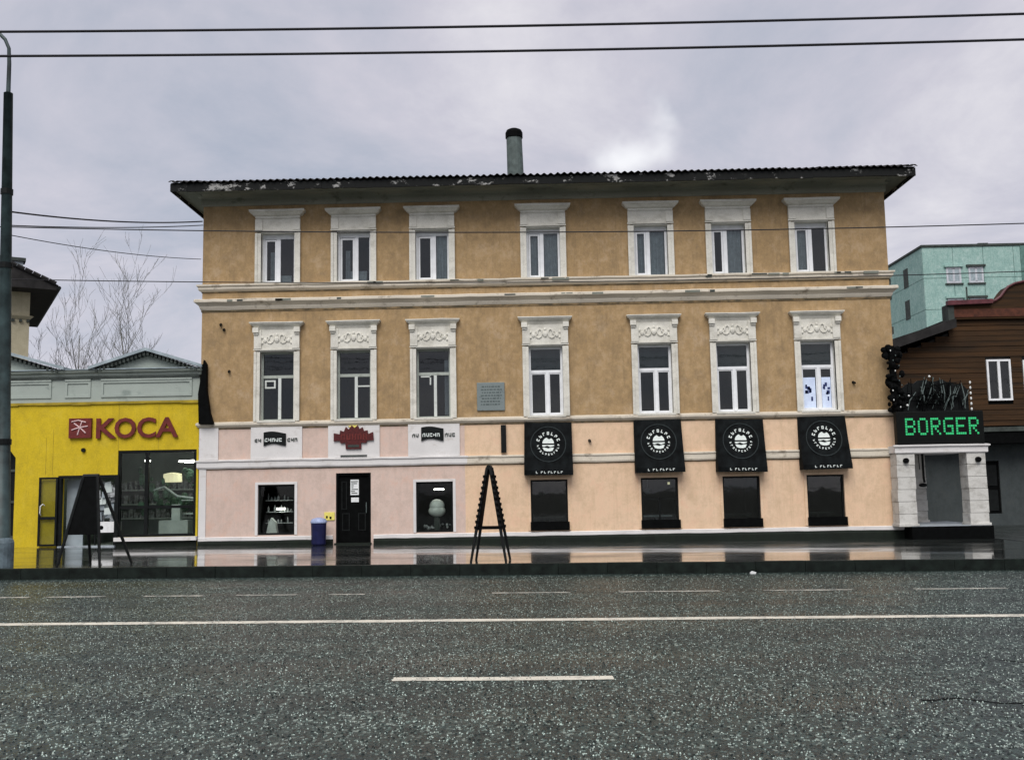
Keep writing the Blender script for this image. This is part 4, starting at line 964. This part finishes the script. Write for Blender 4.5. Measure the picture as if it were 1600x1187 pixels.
# canopy between the storeys
cn = MB(); cn.prism([(12.2, 3.50), (23, 3.58), (23, 3.42), (12.2, 3.34)], BY-.9, BY+.02); cn.build('canopy', M['slate'], bh)
MB().box(12.2, 23, BY-.85, BY, 2.95, 3.34).build('canopy_fascia', M['black'], bh)
# gable: straight fascia then an ogee rising to the right
G = [(15.05, 7.55), (15.05, 8.12), (16.55, 8.16), (16.75, 8.22), (16.95, 8.36), (17.1, 8.56), (17.25, 8.72), (17.5, 8.84), (17.9, 8.92), (18.3, 8.92), (18.7, 8.84), (18.95, 8.72), (19.1, 8.56), (19.25, 8.36), (19.45, 8.22), (19.65, 8.16), (22.5, 8.16), (22.5, 7.55)]
MB().prism(list(reversed(G)), BY-.16, BY+.4).build('gable', M['plank'], bh)
MB().box(15.1, 22.4, BY-.185, BY-.155, 7.62, 7.92).build('frieze_board', M['redbrown'], bh)
q = MB(); q.tube([(a, BY-.2, b) for a, b in G[1:-1]], .05, 6); q.build('red_edging', M['redmetal'], bh)
q = MB(); q.prism([(14.95, 8.06), (16.6, 8.10), (16.6, 8.26), (14.95, 8.22)], BY-.34, BY-.14); q.build('gutter', M['redmetal'], bh)
MB().box(14.98, 15.2, BY-.24, BY+.3, 7.25, 8.1).build('corner_post', M['slate'], bh)
q = MB(); z1 = P(1480, 500, BY-.5).z; z0 = P(1400, 535, BY-.5).z; x1_, x0_ = 15.1, P(1400, 535, BY-.5).x
q.prism([(x0_-2, z0-.85), (x1_, z1-.0-.28), (x1_, z1+.05), (x0_-2, z0-.45)], BY-.6, BY+9); q.build('side_roof', M['roof'], bh)
MB().prism([(bx0-1, 6.0), (bx1, 6.0), (bx1, 7.6), (15.05, 7.6), (15.05, _b.z-.3), (bx0-1, _a.z-.95)], BY+.031, BY+9).build('roof_core', M['roof'], bh)

# ---------------------------------------------------------------- teal apartment block
TY = 60.0
tb = thing('teal_block', (42, TY, 0), 'pale teal panel apartment block rising behind the wooden house', 'building')
tx0, tx1, tz = 35.45, 52.0, 22.7
MB().box(tx0+.06, tx1, TY+.06, TY+12, 0, tz-.1).build('wall_core', M['tealdark'], tb)
MB().box(tx0-.1, tx1, TY-.1, TY+12.2, tz-.08, tz+.12).build('roof_edge', M['slate'], tb)
pan = None
winx = [38.15, 40.15]
for r_ in range(4):
    z0 = tz-.1-2.85*(r_+1); 
    for c_ in range(6):
        a = tx0+c_*2.72; hs = [(wx-.62, wx+.62, z0+.75, z0+2.15) for wx in winx if a < wx < a+2.7 and False]
        MB().box(a+.02, a+2.70, TY, TY+.07, z0+.025, z0+2.83).build('wall_panel', M['teal'], tb)
    for c_ in range(4):
        MB().box(tx0, tx0+.07, TY+.08+c_*3, TY+3.04+c_*3, z0+.025, z0+2.83).build('wall_panel', M['teal'], tb)
for r_ in range(2):
    for wx in winx:
        zc = 20.0-2.85*r_; f = MB(); frame_rect(f, wx-.66, wx+.66, zc-.72, zc+.72, .16, TY-.05, TY+.02); f.box(wx-.09, wx+.09, TY-.05, TY+.02, zc-.6, zc+.6); wn = f.build('window', M['curtain'], tb)
        for s_ in (-1, 1): a, b = sorted((wx+s_*.09, wx+s_*.5)); MB().box(a, b, TY-.03, TY-.01, zc-.56, zc+.56).build('pane', M['parapet_roof'], wn)
        MB().box(wx-.85, wx+.85, TY-.2, TY-.0, zc+.74, zc+.92).build('lintel', M['slate'] if wx > 39 else M['teal'], wn); MB().box(wx-.8, wx+.8, TY-.14, TY, zc-.86, zc-.74).build('sill', M['slate'], wn)
for y_ in (TY+4,):
    for zc in (20.6, 17.6): MB().box(tx0-.03, tx0+.02, y_-.5, y_+.6, zc-.9, zc+.9).build('stair_window', M['slate'], tb)
MB().box(P(1594, 400, TY).x, P(1594, 400, TY).x+.8, TY-.06, TY, 10, tz-.1).build('balcony_shaft', M['tealdark'], tb)
q = MB(); q.tube([(39.2, TY-.05, 17), (39.2, TY-.05, 18.9)], .06, 6); q.build('downpipe', M['slate'], tb)
MB().box(41.0, 41.9, TY+1, TY+2, tz+.1, tz+.45).build('roof_vent', M['slate'], tb)

# ---------------------------------------------------------------- beige house at far left
hy = 15.0
be = thing('beige_house', (-26, hy, .2), 'beige house with dark tiled overhanging eaves rising behind the lamp post', 'building')
xr = P(46, 500, hy).x; be.location = (xr, hy, .2); ez = P(85, 452, hy-.6).z; ex = P(84, 440, hy).x
MB().box(xr-9, xr, hy, hy+9, 0, ez+.15).build('wall', M['beige'], be)
q = MB(); s = .42
q.prism([(ex, ez), (ex, ez+.22), (ex-4.5, ez+.22+4.5*s), (ex-9.5, ez+.22), (ex-9.5, ez)], hy-1.1, hy+10); rf2 = q.build('roof', M['roof'], be)
for k in range(14): a = ex-.1-k*.32; MB().tube([(a, hy-1.14, ez+.28+.32*k*s), (a-.3, hy-1.14, ez+.28+.32*(k+1)*s)], .09, 6).build('edge_tile', M['roof'], rf2)
MB().tube([(ex+.02, hy-1.2, ez+.08), (ex+.02, hy+10, ez+.08)], .09, 8).build('gutter', M['dark'], rf2)
cp = P(48, 425, hy+1); MB().box(cp.x-.3, cp.x+.25, hy+.8, hy+1.4, ez, P(48, 412, hy+1).z).build('chimney', M['concrete'], rf2); MB().box(cp.x-.4, cp.x+.35, hy+.7, hy+1.5, P(48, 412, hy+1).z, P(48, 407, hy+1).z).build('chimney_cap', M['slate'], rf2)
zz = P(40, 497, hy).z
q = MB(); q.mould(xr-9, xr, [(.02, zz-.08), (.10, zz), (.16, zz+.06), (.02, zz+.1)], y=hy); q.build('string_course', M['beige'], be)
q = MB()
for k in range(14): q.box(xr-.12-k*.3, xr-.0-k*.3, hy-.13, hy, zz-.2, zz-.09)
q.build('dentils', M['slate'], be, kind='stuff'); be.rotation_euler = (0, 0, R(31))

# ---------------------------------------------------------------- bare trees
def tree(base, stems, label, seed):
    rnd = random.Random(seed)
    t = thing('bare_tree', base, label, 'tree', 'bare trees behind the yellow shop')
    tk = MB(); cw = MB()
    def grow(p, d, ln, r, lev):
        pts = [p]; rad = [r]; n_ = 5
        for k in range(n_):
            d = (d+Vector((rnd.uniform(-.16, .16), rnd.uniform(-.16, .16), rnd.uniform(-.03, .12)))).normalized()
            pts.append(pts[-1]+d*ln/n_); rad.append(max(.005, r*.8*(1-.8*(k+1)/n_)))
        (tk if lev == 0 else cw).tube(pts, rad, 6 if lev < 2 else 4, False)
        if lev < 3:
            for k in range((9, 6, 4)[lev]):
                f_ = rnd.uniform(.25, 1.0); i_ = min(n_-1, int(f_*n_)); q = pts[i_].lerp(pts[i_+1], f_*n_-i_)
                dd = (d*1.0+Vector((rnd.uniform(-1, 1), rnd.uniform(-1, 1), rnd.uniform(0, .6)))*.75).normalized()
                grow(q, dd, ln*rnd.uniform(.28, .5), max(.008, rad[i_]*.40), lev+1)
    for d, ln, r in stems: grow(Vector(base), Vector(d).normalized(), ln, r, 0)
    tk.build('trunk', M['bark'], t); cw.build('crown', M['bark'], t)
tb_ = P(140, 570, 22); ground = gz(tb_.x)
tree((tb_.x, 22, ground), [((.02, 0, 1), 10.2, .10), ((-.10, .05, 1), 9.4, .08), ((.06, .1, 1), 8.6, .07), ((-.20, .1, 1), 8.4, .08), ((-.28, -.05, 1), 7.8, .075), ((-.36, 0, 1), 7.2, .065)], 'bare many stemmed tree behind the yellow shop, left and wider one', 3)
tb2 = P(203, 550, 21); tree((tb2.x, 21, gz(tb2.x)), [((.015, 0, 1), 10.4, .11), ((.10, .05, 1), 7.6, .055), ((-.06, .05, 1), 7.4, .05)], 'bare slender tree behind the pediment of the yellow shop, right one', 11)

# ---------------------------------------------------------------- overhead wires
def wire(pix, y, rad, label, ext=18):
    a, b, c = [P(px, py, y) for px, py in pix]
    # parabola in x through the three points, carried on past the frame to the next supports
    x1, x2, x3 = a.x, b.x, c.x; den = (x1-x2)*(x1-x3)*(x2-x3)
    A_ = (x3*(b.z-a.z)+x2*(a.z-c.z)+x1*(c.z-b.z))/den; B2 = (x3*x3*(a.z-b.z)+x2*x2*(c.z-a.z)+x1*x1*(b.z-c.z))/den
    C2 = a.z-A_*x1*x1-B2*x1
    pts = [(x_, y, A_*x_*x_+B2*x_+C2) for x_ in [a.x-ext+(c.x-a.x+2*ext)*k/60 for k in range(61)]]
    tag(MB().tube(pts, rad, 6).build('overhead_wire', M['wire']), label, 'wire', 'overhead wires')
wire(((0, 50), (800, 41), (1600, 22)), -16.5, .016, 'topmost overhead wire, crossing the sky above the roof')
wire(((0, 88), (800, 80), (1600, 62)), -16.5, .016, 'second overhead wire from the top, just below the topmost in the sky')
wire(((25, 355), (800, 363), (1570, 350)), -6.5, .013, 'thin overhead wire crossing the top row of windows')
wire(((0, 436), (800, 441), (1600, 424)), -6.5, .011, 'lowest overhead wire, crossing just above the upper string course')
a, b = P(20, 331, -6.5), P(312, 350, 0)
def run(p, q, sag, rad, label):
    pts = [p.lerp(q, k/24)-Vector((0, 0, sag*4*(k/24)*(1-k/24))) for k in range(25)]
    tag(MB().tube(pts, rad, 6).build('overhead_wire', M['wire']), label, 'wire', 'overhead wires')
lpa = lambda py_: b0.lerp(tp, (P(12, py_, -7.4).z-b0.z)/(tp.z-b0.z))
run(lpa(330), P(316, 346, -.0), .12, .020, 'thick cable from the lamp post to the top left corner of the ochre building')
run(lpa(366), P(314, 405, -.0), .10, .010, 'thin lower cable from the lamp post to the left edge of the ochre building')
run(lpa(352), P(317, 352, -.0), .06, .014, 'middle cable of the three from the lamp post to the upper left corner')
